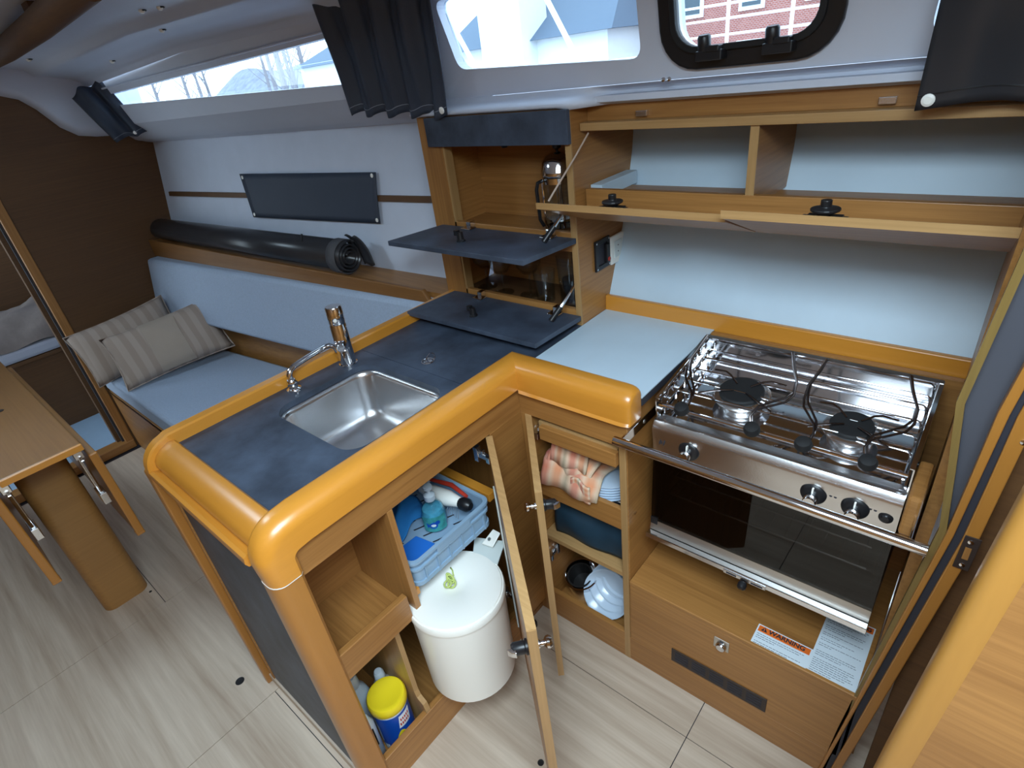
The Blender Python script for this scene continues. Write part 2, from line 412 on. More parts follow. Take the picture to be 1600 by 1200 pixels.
# lip above the tall cupboard and over the galley shelf
bm = BM()
def lipy(x):
    if x < 0.0: return 0.296
    return 0.296 + min(1, (x)/0.07)*0.075
sec2 = [(1.0, 1.452), (0.0, 1.452), (-0.008, 1.462), (-0.004, 1.474), (0.02, 1.482)]
def lipfn(u, v):
    x = -0.56 + 2.46*u if u > 0.999 else -0.56 + 2.46*(u**1.0)
    k = v*5; y0 = lipy(x); w = WL(x)
    P = [(y0+0.06, 1.458 if x > -0.0 else 1.464), (y0, 1.459 if x > 0 else 1.464), (y0-0.006, 1.470), (y0+0.004, 1.480), (max(y0+0.012, w-0.012), 1.487), (w, 1.50)]
    i = min(int(k), 4); f = k-i
    return (x, P[i][0]*(1-f)+P[i+1][0]*f, P[i][1]*(1-f)+P[i+1][1]*f)
sheet(bm, lipfn, 70, 10); obj('deck_liner_lip', bm, LINER, ceil, smooth='all')
B('deck_underside', -0.56, 1.9, 0.345, 0.74, 1.466, 1.480, LINER, ceil)
# window band with rounded openings
def slopey(x, z): return WL(x) - 0.20*(z-1.53)
def band(x0, x1, z0, z1, hole=None, name='window_surround'):
    bm = BM(); f3 = lambda x, z: (x, slopey(x, z), z); g3 = lambda x, z: (x, slopey(x, z)+0.035, z)
    if hole is None:
        poly = [(x0, z0), (x1, z0), (x1, z1), (x0, z1)]
        hexa(bm, [f3(*p) for p in poly], [g3(*p) for p in poly])
    else: ring_fill(bm, hole, to_rect(hole, x0, x1, z0, z1), f3, g3)
    return obj(name, bm, LINER, ceil)
def poly_round(pts, r=0.02, n=5):
    out = []; N = len(pts)
    for i in range(N):
        p = Vector(pts[i]).to_2d(); a = (Vector(pts[i-1]).to_2d()-p); b = (Vector(pts[(i+1) % N]).to_2d()-p)
        rr = min(r, a.length*0.45, b.length*0.45); A = p+a.normalized()*rr; Bq = p+b.normalized()*rr
        for k in range(n+1):
            t = k/n; q = A*(1-t)**2 + p*2*t*(1-t) + Bq*t*t; out.append((q.x, q.y))
    # subdivide long edges
    res = []
    for i in range(len(out)):
        p, q = Vector(out[i]), Vector(out[(i+1) % len(out)]); m = max(1, int((q-p).length/0.06))
        for k in range(m): s = p.lerp(q, k/m); res.append((s.x, s.y))
    return res
ZT = 1.745
win1 = poly_round([(-0.60, 1.566), (-0.60, 1.706), (-2.38, 1.655), (-2.38, 1.612)], 0.02)
win2 = poly_round([(0.170, 1.546), (0.170, 1.722), (-0.40, 1.728), (-0.375, 1.570)], 0.028)
win3 = poly_round([(1.02, 1.53), (1.02, 1.72), (0.70, 1.72), (0.685, 1.53)], 0.028)
port = rrect(0.392, 1.632, 0.30, 0.19, 0.055)
port_hole = rrect(0.392, 1.632, 0.27, 0.16, 0.045)
band(XB, -0.50, 1.53, ZT, win1); band(-0.50, 0.205, 1.50, ZT, win2); band(0.205, 0.62, 1.50, ZT, port_hole); band(0.62, 1.2, 1.50, ZT, win3); band(1.2, 1.9, 1.50, ZT)
def windowpane(n, hole, label=None):
    bm = BM(); poly = hole
    hexa(bm, [(x, slopey(x, z)+0.026, z) for x, z in poly], [(x, slopey(x, z)+0.030, z) for x, z in poly])
    o = struct('window_%d' % n, bm, PANE); return o
windowpane(1, win1); w2 = windowpane(2, win2); windowpane(3, win3)
# sewn-in mesh dots around window 2 are printed on the pane as a band of small dark ticks
bm = BM()
for i in range(46):
    x = -0.355+i*0.011
    box(bm, x, x+0.004, slopey(x, 1.56)+0.021, slopey(x, 1.56)+0.0225, 1.5585-0.028*(x+0.375)/0.545*1.0+0.004, 1.5645-0.028*(x+0.375)/0.545+0.006)
o = obj('dotted_border', bm, GREYINK, w2); o['kind'] = 'stuff'
w4 = struct('window_4', loc=(0.392, 0.34, 1.53))
bm = BM()
def pf(off):  return lambda x, z: (x, slopey(x, z)+off, z)
outer = rrect(0.392, 1.632, 0.34, 0.235, 0.075); inner = rrect(0.392, 1.632, 0.262, 0.152, 0.045)
ring_fill(bm, inner, outer, pf(-0.014), pf(0.002)); obj('frame', bm, BLACK, w4, bevel=0.004)
bm = BM(); mid = rrect(0.392, 1.632, 0.285, 0.175, 0.05); ring_fill(bm, inner, mid, pf(-0.022), pf(-0.010)); obj('inner_gasket', bm, RUB, w4, bevel=0.002)
bm = BM(); hexa(bm, [(x, slopey(x, z)+0.008, z) for x, z in inner], [(x, slopey(x, z)+0.012, z) for x, z in inner]); obj('pane', bm, PANE, w4)
for cx in (0.335, 0.462):
    bm = BM(); box(bm, cx-0.026, cx+0.026, 0.30, 0.335, 1.530, 1.548); box(bm, cx-0.006, cx+0.022, 0.296, 0.33, 1.545, 1.556)
    k = obj('catch', bm, BLACK, w4, bevel=0.002)
    obj('catch_knob', lathe(BM(), [(0, 0), (0.011, 0), (0.0125, 0.006), (0.0125, 0.026), (0.010, 0.03), (0, 0.03)], (cx-0.012, 0.312, 1.545), (0, -0.15, 1)), BLACK, k, smooth=True)
# coachroof
roof = [(-0.043, ZT), (-0.06, 1.765), (-0.10, 1.785), (-0.17, 1.80), (-0.22, 1.806), (-0.25, 1.835), (-0.45, 1.86), (-0.9, 1.88), (-1.5, 1.86), (-2.6, 1.72)]
HAT = (0.52, 1.45, -1.50, -0.62)   # companionway opening
FILL_GAP = (-1.45, -1.05, -1.15, -0.75)  # added ceiling opening for the saloon fill lamp
def roofpt(x, k):
    i = min(int(k), len(roof)-2); f = k-i
    dy = roof[i][0]*(1-f)+roof[i+1][0]*f; z = roof[i][1]*(1-f)+roof[i+1][1]*f
    return (x, slopey(x, ZT) + dy + 0.043 if k > 0 else slopey(x, ZT), z - 0.05*max(0, (-1.6-x)/0.9))
bm = BM(); NV = 36
vs = [[bm.verts.new(roofpt(XB+(1.9-XB)*i/44, (len(roof)-1)*j/NV)) for j in range(NV+1)] for i in range(45)]
for i in range(44):
    for j in range(NV):
        q = (vs[i][j], vs[i+1][j], vs[i+1][j+1], vs[i][j+1]); cx = sum(v.co.x for v in q)/4; cy = sum(v.co.y for v in q)/4
        if any(h[0] < cx < h[1] and h[2] < cy < h[3] for h in (HAT, FILL_GAP)): continue
        bm.faces.new(q)
obj('coachroof_liner', bm, LINER, ceil, smooth='all')
# fabric curtain track with small screws
bm = BM(); tube(bm, [(x, slopey(x, 1.722)-0.004, 1.722 - 0.045*max(0, (-0.5-x)/2.0)) for x in [XB+0.1+0.1*i for i in range(20)]], 0.0035, 6)
trk = obj('curtain_track', bm, LINER, ceil)
# moulded flange against the forward bulkhead
bm = BM()
path = [(0.25, 1.478), (0.15, 1.485), (0.024, 1.497), (-0.045, 1.512), (-0.10, 1.555), (-0.155, 1.635), (-0.20, 1.680), (-0.26, 1.702), (-0.5, 1.712), (-1.2, 1.72), (-2.3, 1.66)]
n = len(path)
a = [bm.verts.new((XB+0.004, y, z)) for y, z in path]; b = [bm.verts.new((XB+0.035, y+0.006, z+0.012)) for y, z in path]
c = [bm.verts.new((XB+0.040, y+0.01, z+0.035)) for y, z in path]; d = [bm.verts.new((XB+0.012, y+0.03, 1.86 if y < 0.1 else 1.70)) for y, z in path]
for i in range(n-1):
    for p, q in ((a, b), (b, c), (c, d)): bm.faces.new((p[i], p[i+1], q[i+1], q[i]))
obj('bulkhead_flange', bm, LINER, ceil, smooth='all')

# ------------------------------------------------------------------ forward bulkhead with doorway
wl = struct('wall_left')
DZ = 1.60
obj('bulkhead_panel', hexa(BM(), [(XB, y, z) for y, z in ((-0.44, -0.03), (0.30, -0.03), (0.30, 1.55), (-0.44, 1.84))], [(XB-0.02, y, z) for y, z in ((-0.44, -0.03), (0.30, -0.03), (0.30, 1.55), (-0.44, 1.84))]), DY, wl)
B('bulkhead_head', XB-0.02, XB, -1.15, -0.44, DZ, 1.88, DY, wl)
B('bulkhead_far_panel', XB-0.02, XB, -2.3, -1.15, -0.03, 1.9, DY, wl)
d1 = struct('door_1', loc=(XB, -0.8, 0))
bm = BM(); box(bm, XB-0.03, XB+0.014, -0.475, -0.437, 0.0, DZ); obj('jamb', bm, WZ, d1, bevel=0.004)
B('jamb', XB-0.03, XB+0.014, -1.165, -1.125, 0.0, DZ, WZ, d1, 0.004)
B('dark_strip', XB-0.034, XB-0.012, -0.486, -0.475, 0.0, DZ, INK, d1)
B('inner_jamb', XB-0.075, XB-0.034, -0.505, -0.478, 0.03, DZ, DY, d1)
B('threshold', XB-0.06, XB+0.02, -1.15, -0.44, 0.0, 0.045, WY, d1, 0.003)
B('header', XB-0.03, XB+0.014, -1.165, -0.437, DZ, DZ+0.04, WY, d1, 0.004)
# forward cabin seen through the doorway
fc = struct('wall_forward_cabin'); fc.name = 'wall_far_left'; WORLDLOC[fc.name] = Vector((0, 0, 0))
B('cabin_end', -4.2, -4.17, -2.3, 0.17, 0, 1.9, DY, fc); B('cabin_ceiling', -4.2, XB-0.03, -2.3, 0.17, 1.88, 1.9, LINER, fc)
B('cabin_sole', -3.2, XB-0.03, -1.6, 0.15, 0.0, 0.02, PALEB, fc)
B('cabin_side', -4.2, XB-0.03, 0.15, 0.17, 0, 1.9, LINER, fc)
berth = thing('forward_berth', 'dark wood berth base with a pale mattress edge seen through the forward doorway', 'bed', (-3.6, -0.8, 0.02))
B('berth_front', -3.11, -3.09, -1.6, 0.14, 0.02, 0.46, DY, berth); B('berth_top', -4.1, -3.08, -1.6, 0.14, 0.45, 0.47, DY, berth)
obj('mattress', box(BM(), -4.1, -3.08, -1.6, 0.13, 0.47, 0.54), SHEET, berth, bevel=0.02)
bm = BM(); sheet(bm, lambda u, v: (-4.0+0.92*u, -1.5+1.58*v, 0.545 + 0.22*sin(pi*min(1, u*1.0))**0.5*(0.6+0.4*sin(7*v+3*u))*max(0.0, sin(pi*v))**0.4 + 0.03*sin(23*u+9*v)*sin(19*v)), 30, 40)
tag(obj('bedding', bm, BED, None, smooth='all'), 'rumpled greyish brown bedding heaped on the forward berth', 'bedding')

# ------------------------------------------------------------------ other walls (close the cabin)
wf = struct('wall_front', box(BM(), XB, 1.9, -2.34, -2.3, 0, 1.9), WX)
wr = struct('wall_right')
B('aft_wall', 1.88, 1.9, -2.3, 0.6, 0, 1.9, WY, wr)

# ------------------------------------------------------------------ settee
sb = thing('settee', 'brown wooden settee bench along the hull behind the sink unit', 'bench', (-1.5, -0.1, 0))
B('front_board', XB+0.016, -0.56, -0.43, -0.41, 0, 0.345, WX, sb); B('top_board', XB+0.016, -0.56, -0.43, 0.1, 0.33, 0.35, WX, sb)
bm = BM(); hexa(bm, [(XB, 0.03, 0.35), (-0.56, 0.25, 0.35), (-0.56, 0.27, 0.35), (XB, 0.05, 0.35)], [(XB, 0.05, 0.80), (-0.56, 0.27, 0.80), (-0.56, 0.29, 0.80), (XB, 0.07, 0.80)])
obj('rear_board', bm, WX, sb)
bm = BM(); hexa(bm, [(XB, -0.43, 0.35), (-0.56, -0.43, 0.35), (-0.56, 0.235, 0.35), (XB, 0.015, 0.35)], [(XB, -0.43, 0.455), (-0.56, -0.43, 0.455), (-0.56, 0.235, 0.455), (XB, 0.015, 0.455)])
o = obj('seat_cushion', bm, FAB, None, bevel=0.018, smooth=True); tag(o, 'light grey fabric settee seat cushion under the striped pillows', 'cushion')
bm = BM(); hexa(bm, [(XB+0.01, -0.065, 0.635), (-0.56, 0.155, 0.625), (-0.56, 0.23, 0.625), (XB+0.01, 0.01, 0.635)], [(XB+0.01, -0.005, 0.915), (-0.56, 0.215, 0.90), (-0.56, 0.285, 0.90), (XB+0.01, 0.065, 0.915)])
o = obj('back_cushion', bm, FAB, None, bevel=0.016, smooth=True); tag(o, 'long light grey fabric settee backrest cushion below the hull shelf', 'cushion')
sh = thing('settee_shelf', 'wooden shelf with amber front edge running above the settee backrest', 'shelf', (-1.5, 0.2, 0.9))
bm = BM(); zz = lambda x: 1.0-0.033*(x+2.5)
hexa(bm, [(XB, 0.05, zz(XB)-0.03), (-0.508, 0.27, zz(-0.5)-0.03), (-0.508, 0.46, zz(-0.5)-0.03), (XB, 0.22, zz(XB)-0.03)], [(XB, 0.05, zz(XB)-0.01), (-0.508, 0.27, zz(-0.5)-0.01), (-0.508, 0.46, zz(-0.5)-0.01), (XB, 0.22, zz(XB)-0.01)])
obj('shelf_board', bm, WX, sh)
bm = BM(); hexa(bm, [(XB, 0.045, zz(XB)-0.085), (-0.54, 0.232, zz(-0.5)-0.075), (-0.54, 0.250, zz(-0.5)-0.075), (XB, 0.063, zz(XB)-0.085)], [(XB, 0.045, zz(XB)), (-0.60, 0.232, zz(-0.5)+0.008), (-0.60, 0.250, zz(-0.5)+0.008), (XB, 0.063, zz(XB))])
obj('front_edge', bm, AMD, sh, bevel=0.004)

def pillow(name, c, ax, ay, w, h, t, mat, label, group=None, seam=None):
    """stuffed rectangle: ax, ay unit vectors of its plane"""
    c = Vector(c); ax = Vector(ax).normalized(); ay = Vector(ay); ay = (ay-ax*ay.dot(ax)).normalized(); nz = ax.cross(ay)
    if nz.dot(Vector((0.85, -0.9, 1.58))-c) < 0: nz = -nz
    bm = BM(); N = 18
    for s in (1, -1):
        def fn(u, v, s=s):
            a = 2*u-1; b = 2*v-1
            e = max(0, (1-abs(a)**3.0))**0.5*max(0, (1-abs(b)**3.0))**0.5
            pin = 1-0.06*(1-b*b) if True else 1; pin2 = 1-0.08*(1-a*a)
            return c + ax*(a*w/2*pin) + ay*(b*h/2*pin2) + nz*(s*(t/2*e+0.002) + 0.004*sin(9*a+4*b)*e)
        sheet(bm, fn, N, N)
    bmesh.ops.remove_doubles(bm, verts=bm.verts, dist=0.0045)
    o = obj(name, bm, mat, None, smooth='all'); tag(o, label, 'pillow', group)
    edge = []
    for k in range(48):
        q = k/12.0; i = int(q); f = q-i
        a, b = [(-1+2*f, -1), (1, -1+2*f), (1-2*f, 1), (-1, 1-2*f)][i]
        edge.append(c + ax*(a*w/2*(1-0.06*(1-b*b))) + ay*(b*h/2*(1-0.08*(1-a*a))))
    obj('piping', tube(BM(), edge, 0.0035, 6, closed=True), mat, o)
    if seam:
        s0, s1 = seam
        def band_(u, v):
            a = s0+(s1-s0)*u; b = -0.97+1.94*v; e = max(0, (1-abs(a)**3.0))**0.5*max(0, (1-abs(b)**3.0))**0.5
            return c+ax*(a*w/2*(1-0.06*(1-b*b)))+ay*(b*h/2*(1-0.08*(1-a*a)))+nz*(t/2*e+0.0045+0.004*sin(9*a+4*b)*e)
        obj('centre_band', sheet(BM(), band_, 8, 16), PILLOWP, o, label='plain centre band', smooth='all')
        for sx in seam:
            pts = []
            for k in range(9):
                b = -1+2*k/8; e = max(0, (1-abs(sx)**3.0))**0.5*max(0, (1-abs(b)**3.0))**0.5
                pts.append(c+ax*(sx*w/2*(1-0.06*(1-b*b)))+ay*(b*h/2*(1-0.08*(1-sx*sx)))+nz*(t/2*e+0.003))
            obj('seam', tube(BM(), pts, 0.0018, 5), PILLOW2, o)
    return o
pillow('striped_pillow', (-2.33, -0.265, 0.60), (0.10, 1, 0.12), (-0.35, 0, 1), 0.46, 0.27, 0.17, PILLOW2, 'plump beige striped pillow leaning against the forward bulkhead behind another')
pillow('striped_pillow', (-2.08, -0.175, 0.60), (0.26, 1, 0.10), (-0.62, 0.1, 1), 0.50, 0.27, 0.12, PILLOW2, 'beige striped pillow with piped edge and centre band, in front of the other', seam=(-0.32, 0.30))

# rolled charcoal cover lying on the settee shelf
rc = thing('rolled_cover', 'long rolled charcoal vinyl cover lying on the shelf above the settee', 'rolled cover', (-1.5, 0.18, 1.0))
A = Vector((-2.42, 0.105, 1.045)); E_ = Vector((-0.98, 0.235, 1.015)); dR = (E_-A).normalized(); uR = Vector((0, 0, 1)); vR = dR.cross(uR)
def spiral(turns, r0, r1, n=70):
    return [((r0+(r1-r0)*k/n)*cos(2*pi*turns*k/n+0.6), (r0+(r1-r0)*k/n)*sin(2*pi*turns*k/n+0.6)) for k in range(n+1)]
sp = spiral(3.2, 0.016, 0.058); bm = BM()
Ls = [bm.verts.new(A+uR*b*0.85+vR*a) for a, b in sp]; Rs = [bm.verts.new(E_+uR*b+vR*a) for a, b in sp]
for i in range(len(sp)-1): bm.faces.new((Ls[i], Ls[i+1], Rs[i+1], Rs[i]))
obj('roll', bm, LEAT, rc, smooth='all', solid=0.005)
bm = BM(); sp2 = [(0.063*cos(t), 0.063*sin(t)) for t in [2*pi*k/24 for k in range(25)]]
for q0, q1 in ((0.955, 0.990),):
    P0 = A+(E_-A)*q0; P1 = A+(E_-A)*q1
    a = [bm.verts.new(P0+uR*b+vR*c) for c, b in sp2[:-1]]; b2 = [bm.verts.new(P1+uR*b+vR*c) for c, b in sp2[:-1]]
    for i in range(24): bm.faces.new((a[i], a[(i+1) % 24], b2[(i+1) % 24], b2[i]))
obj('band', bm, EDGEG, rc, smooth='all', solid=0.003)
bm = BM(); sheet(bm, lambda u, v: E_+dR*(-0.05+0.055*u+0.075*v)-vR*(0.035+0.012*sin(3*v))+uR*(0.068-0.105*v**1.4+0.004*sin(7*u)), 8, 10)
obj('loose_flap', bm, LEAT, rc, smooth='all', solid=0.004)
P0 = A+(E_-A)*0.84
obj('tie', tube(BM(), [P0+uR*0.046*cos(t)+vR*0.046*sin(t) for t in [0.5*pi*k/6-0.6 for k in range(9)]]+[P0+uR*0.075+vR*0.02], 0.004, 6), BLACK, rc)

# snap-on charcoal cover over the hull port
sc = thing('port_cover', 'charcoal fabric cover snapped over the hull porthole above the settee', 'window cover', (-1.35, 0.3, 1.1))
Q = [(-1.78, 1.285), (-0.93, 1.285), (-0.93, 1.108), (-1.73, 1.105)]
def cov(u, v):
    x = (Q[0][0]*(1-u)+Q[1][0]*u)*(1-v)+(Q[3][0]*(1-u)+Q[2][0]*u)*v; z = (Q[0][1]*(1-u)+Q[1][1]*u)*(1-v)+(Q[3][1]*(1-u)+Q[2][1]*u)*v
    return (x, hull_y(x, z)-0.016-0.003*sin(14*u)*sin(pi*v), z)
obj('cloth', sheet(BM(), cov, 24, 8), CURT, sc, smooth='all', solid=0.003)
for u, v in ((0.02, 0.08), (0.98, 0.06), (0.985, 0.93), (0.02, 0.93)):
    p = cov(u, v); obj('snap', lathe(BM(), [(0, 0), (0.0075, 0), (0.0075, 0.002), (0, 0.004)], (p[0], p[1]-0.002, p[2]), (0, -1, 0.1), 14), CREAM, sc)

# ------------------------------------------------------------------ folding table (left foreground)
tb = thing('saloon_table', 'glossy brown folding saloon table with hanging leaves and a wide pedestal', 'table', (-1.6, -0.86, 0))
TX = -1.085
obj('table_top', box(BM(), -2.28, TX, -0.963, -0.757, 0.728, 0.75), TB, tb, bevel=0.004)
B('table_edge', TX-0.001, TX+0.006, -0.963, -0.757, 0.728, 0.7505, AM, tb, 0.003)
bm = BM(); prism(bm, rrect(-1.40, -0.866, 0.165, 0.148, 0.035), 'z', 0.0, 0.72); obj('pedestal', bm, PED, tb, smooth=True)
for s, yy in ((1, -0.745), (-1, -0.990)):
    bm = BM(); box(bm, -2.25, -1.10, yy-0.011, yy+0.011, 0.375, 0.70)
    lf = obj('leaf', bm, TB, tb, bevel=0.004)
    obj('leaf_edge', box(BM(), -1.10, -1.088, yy-0.012, yy+0.012, 0.372, 0.702), AMZ, lf, bevel=0.004)
    obj('leaf_foot_edge', box(BM(), -1.12, -1.0875, yy-0.0125, yy+0.0125, 0.366, 0.376), AMZ, lf, bevel=0.003)
    y2 = yy-0.03*s
    bm = BM(); box(bm, -1.16, -1.13, y2-0.006, y2+0.006, 0.54, 0.72); box(bm, -1.165, -1.10, y2-0.010, y2+0.010, 0.52, 0.56); box(bm, -1.15, -1.115, y2-0.012, y2+0.012, 0.69, 0.726)
    obj('leaf_bracket', bm, BRUSH, tb, bevel=0.002)
    obj('bracket_screw', tube(BM(), [(-1.10, y2, 0.57), (-1.098, y2, 0.69)], 0.004, 6), STEEL, tb)
obj('socket_slot', lathe(BM(), [(0, 0), (0.012, 0), (0.012, 0.001), (0, 0.001)], (-1.62, -0.862, 0.7502)), BLACK, tb)

# ------------------------------------------------------------------ sink unit (peninsula)
pc = thing('sink_cabinet', 'open wooden sink unit projecting from the hull, with amber rounded corner post', 'cabinet', (-0.27, -0.35, 0))
B('fascia', -0.016, 0.0, -0.66, 0.0, 0.782, 0.852, WY, pc)
B('corner_stile', -0.016, 0.0, -0.122, 0.0, 0.05, 0.782, WY, pc)
B('divider', -0.42, 0.0, -0.452, -0.437, 0.455, 0.7815, WZ, pc); B('divider_top', -0.42, -0.018, -0.452, -0.437, 0.7815, 0.884, WZ, pc)
bm = BM()
lowdiv = [(0.0, 0.46), (-0.40, 0.46), (-0.40, 0.0), (0.0, 0.0), (0.0, 0.10), (0.0, 0.46)]
prism(bm, [(-0.03, 0.4515), (-0.40, 0.4515), (-0.40, 0.02), (0.0, 0.02), (0.0, 0.125), (-0.006, 0.15), (-0.025, 0.165), (-0.03, 0.185)][::-1], 'y', -0.512, -0.498)
obj('lower_divider', bm, SZ, pc, bevel=0.001)
B('cubby_floor', -0.40, -0.012, -0.66, -0.452, 0.452, 0.466, WX, pc)
B('cubby_lip', -0.014, 0.003, -0.662, -0.467, 0.455, 0.536, WY, pc, 0.002)
B('cubby_back', -0.235, -0.222, -0.67, -0.44, 0.46, 0.884, WY, pc)
B('base_board', -0.016, 0.002, -0.662, -0.12, 0.0, 0.118, WY, pc, 0.002)
B('cabinet_floor', -0.50, -0.016, -0.67, 0.0, 0.0, 0.018, WX, pc)
B('back_side', -0.53, -0.515, -0.70, 0.30, 0.0, 0.87, WY, pc)
B('end_wall', -0.50, -0.03, -0.682, -0.668, 0.0, 0.89, WZ, pc)
B('inner_wall', -0.515, 0.0, 0.0, 0.014, 0.0, 0.85, WZ, pc)
# slate end panel with its stile, plinth
obj('end_panel', box(BM(), -0.545, -0.045, -0.696, -0.684, 0.035, 0.855), SL, pc)
B('plinth', -0.56, -0.01, -0.702, -0.69, 0.0, 0.036, FL, pc)
obj('end_stile', hexa(BM(), [(-0.568, -0.715, 0.0), (-0.545, -0.715, 0.0), (-0.545, -0.69, 0.0), (-0.568, -0.69, 0.0)], [(-0.566, -0.722, 0.845), (-0.530, -0.722, 0.845), (-0.530, -0.69, 0.845), (-0.566, -0.69, 0.845)]), AMZ, pc, bevel=0.004)
# amber rails: sweep of a rounded section along a path in the YZ plane
def rsec(x0, x1, t, ro, ri, n=6):
    """section from outer bottom over the crest to inner bottom: (x, n)"""
    out = [(x1-0.006, 0.0), (x1, 0.006)]
    s = 1 if x1 > x0 else -1
    for k in range(n+1):
        a = radians(90*k/n); out.append((x1-s*ro+s*ro*cos(a), t-ro*0.9+ro*0.9*sin(a)))
    for k in range(n+1):
        a = radians(90+90*k/n); out.append((x0+s*ri+s*ri*cos(a), t-ri+ri*sin(a)))
    out.append((x0, 0.0))
    return out
def sweep_yz(frames, x0, x1, ro, ri):
    bm = BM(); rings = []
    for (y, z, ny, nz, t, dx) in frames:
        rings.append([bm.verts.new((x + (dx if x1 > x0 else -dx)*((x-x0)/(x1-x0)), y+ny*nn, z+nz*nn)) for x, nn in rsec(x0, x1, t, ro, ri)])
    for A_, B_ in zip(rings, rings[1:]):
        for k in range(len(A_)): bm.faces.new((A_[k], A_[(k+1) % len(A_)], B_[(k+1) % len(A_)], B_[k]))
    bm.faces.new(rings[0]); bm.faces.new(rings[-1][::-1])
    return bm
def miter_rail():
    """rail on the X=0 edge, mitred at the inner corner, turning down at the free end"""
    fr = []
    arc = [(-0.662+0.0*0, 0.855)]
    # vertical leg up, turn, horizontal run
    fr.append((-0.655, 0.802, -1, 0, 0.060, 0)); fr.append((-0.655, 0.826, -1, 0, 0.062, 0))
    for k in range(1, 8):
        a = radians(90*k/8); fr.append((-0.655+0.012*(1-cos(a)), 0.838+0.012*sin(a), -cos(a), sin(a), 0.062+0.018*sin(a), 0))
    fr.append((-0.62, 0.852, 0, 1, 0.080, 0))
    return fr
bm = BM(); rings = []
secx = rsec(-0.046, 0.014, 0.080, 0.034, 0.014)
for (y, z, ny, nz, t, _) in miter_rail():
    rings.append([bm.verts.new((x, y+ny*nn, z+nz*nn)) for x, nn in rsec(-0.046, 0.014, t, 0.034 if t > 0.07 else 0.03, 0.014)])
rings.append([bm.verts.new((x, -x, 0.852+nn)) for x, nn in secx])   # 45 degree mitre at the corner
for A_, B_ in zip(rings, rings[1:]):
    for k in range(len(A_)): bm.faces.new((A_[k], A_[(k+1) % len(A_)], B_[(k+1) % len(A_)], B_[k]))
bm.faces.new(rings[0]); bm.faces.new(rings[-1][::-1])
obj('amber_rail', bm, AM, pc, smooth=True)
bm = BM()
a = [bm.verts.new((x, -0.655-nn, 0.800)) for x, nn in rsec(-0.046, 0.012, 0.060, 0.030, 0.012)]
b = [bm.verts.new((x, -0.655-nn, 0.0)) for x, nn in rsec(-0.046, 0.010, 0.058, 0.030, 0.012)]
for k in range(len(a)): bm.faces.new((a[k], a[(k+1) % len(a)], b[(k+1) % len(a)], b[k]))
bm.faces.new(a); bm.faces.new(b[::-1]); obj('corner_post', bm, AMZ, pc, smooth=True)
bm = BM()
prism(bm, [(x, -0.655-nn*0.985) for x, nn in rsec(-0.045, 0.0135, 0.0615, 0.030, 0.012)], 'z', 0.7995, 0.8025); obj('joint_line', bm, CREAM, pc)
# thin rail on the settee side, turning down at the free end
bm = BM(); rings = []
fr = [(0.30, 0.86, 0, 1), (-0.60, 0.86, 0, 1)]
for k in range(0, 9):
    a = radians(90*k/8); fr.append((-0.655-0.0*sin(a), 0.86, -sin(a), cos(a)))
fr.append((-0.655, 0.842, -1, 0))
for i, (y, z, ny, nz) in enumerate(fr):
    t = 0.072 - 0.004*(i > 2)
    rings.append([bm.verts.new((x, y+ny*n_, z+nz*n_)) for x, n_ in ((-0.53, 0), (-0.53, t-0.004), (-0.526, t), (-0.502, t), (-0.498, t-0.004), (-0.498, 0))])
for A_, B_ in zip(rings, rings[1:]):
    for k in range(6): bm.faces.new((A_[k], A_[(k+1) % 6], B_[(k+1) % 6], B_[k]))
bm.faces.new(rings[0]); bm.faces.new(rings[-1][::-1]); obj('settee_side_rail', bm, AM, pc, smooth=True)
# rounded end rail and grab lip
prof = [(-0.645, 0.87), (-0.645, 0.908), (-0.650, 0.914), (-0.662, 0.914), (-0.680, 0.908), (-0.695, 0.897), (-0.703, 0.885), (-0.705, 0.872), (-0.700, 0.862), (-0.66, 0.862)]
bm = BM(); prism(bm, prof, 'x', -0.502, -0.044); obj('end_rail', bm, AMX, pc, smooth=True)
prof = [(-0.69, 0.838), (-0.69, 0.862), (-0.706, 0.862), (-0.716, 0.866), (-0.723, 0.862), (-0.725, 0.85), (-0.720, 0.840)]
bm = BM(); prism(bm, prof, 'x', -0.53, -0.046); obj('grab_lip', bm, AMX, pc, smooth=True)

# door of the sink unit, swung open
def opened_door(parent, hx, hy, ex, ey, z0, z1, thick, inward, flip=1):
    d = Vector((ex-hx, ey-hy, 0)).normalized(); n = Vector((-d.y, d.x, 0))*inward
    P = [Vector((hx, hy, 0)), Vector((ex, ey, 0))]
    bm = BM(); q = [P[0], P[1], P[1]+n*thick, P[0]+n*thick]
    hexa(bm, [(v.x, v.y, z0) for v in q], [(v.x, v.y, z1) for v in q])
    dr = obj('door', bm, WZ, parent, bevel=0.0012)
    # pale edge banding on top and free end
    bm = BM(); hexa(bm, [(v.x, v.y, z1) for v in q], [(v.x, v.y, z1+0.0012) for v in q]); obj('edge_band', bm, SX, dr)
    bm = BM(); hexa(bm, [(P[1].x, P[1].y, z0), (q[2].x, q[2].y, z0), (q[2].x, q[2].y, z1), (P[1].x, P[1].y, z1)], [(v[0]+d.x*0.0012, v[1]+d.y*0.0012, v[2]) for v in [(P[1].x, P[1].y, z0), (q[2].x, q[2].y, z0), (q[2].x, q[2].y, z1), (P[1].x, P[1].y, z1)]]); obj('edge_band', bm, SZ, dr)
    return dr, d, n, P, q
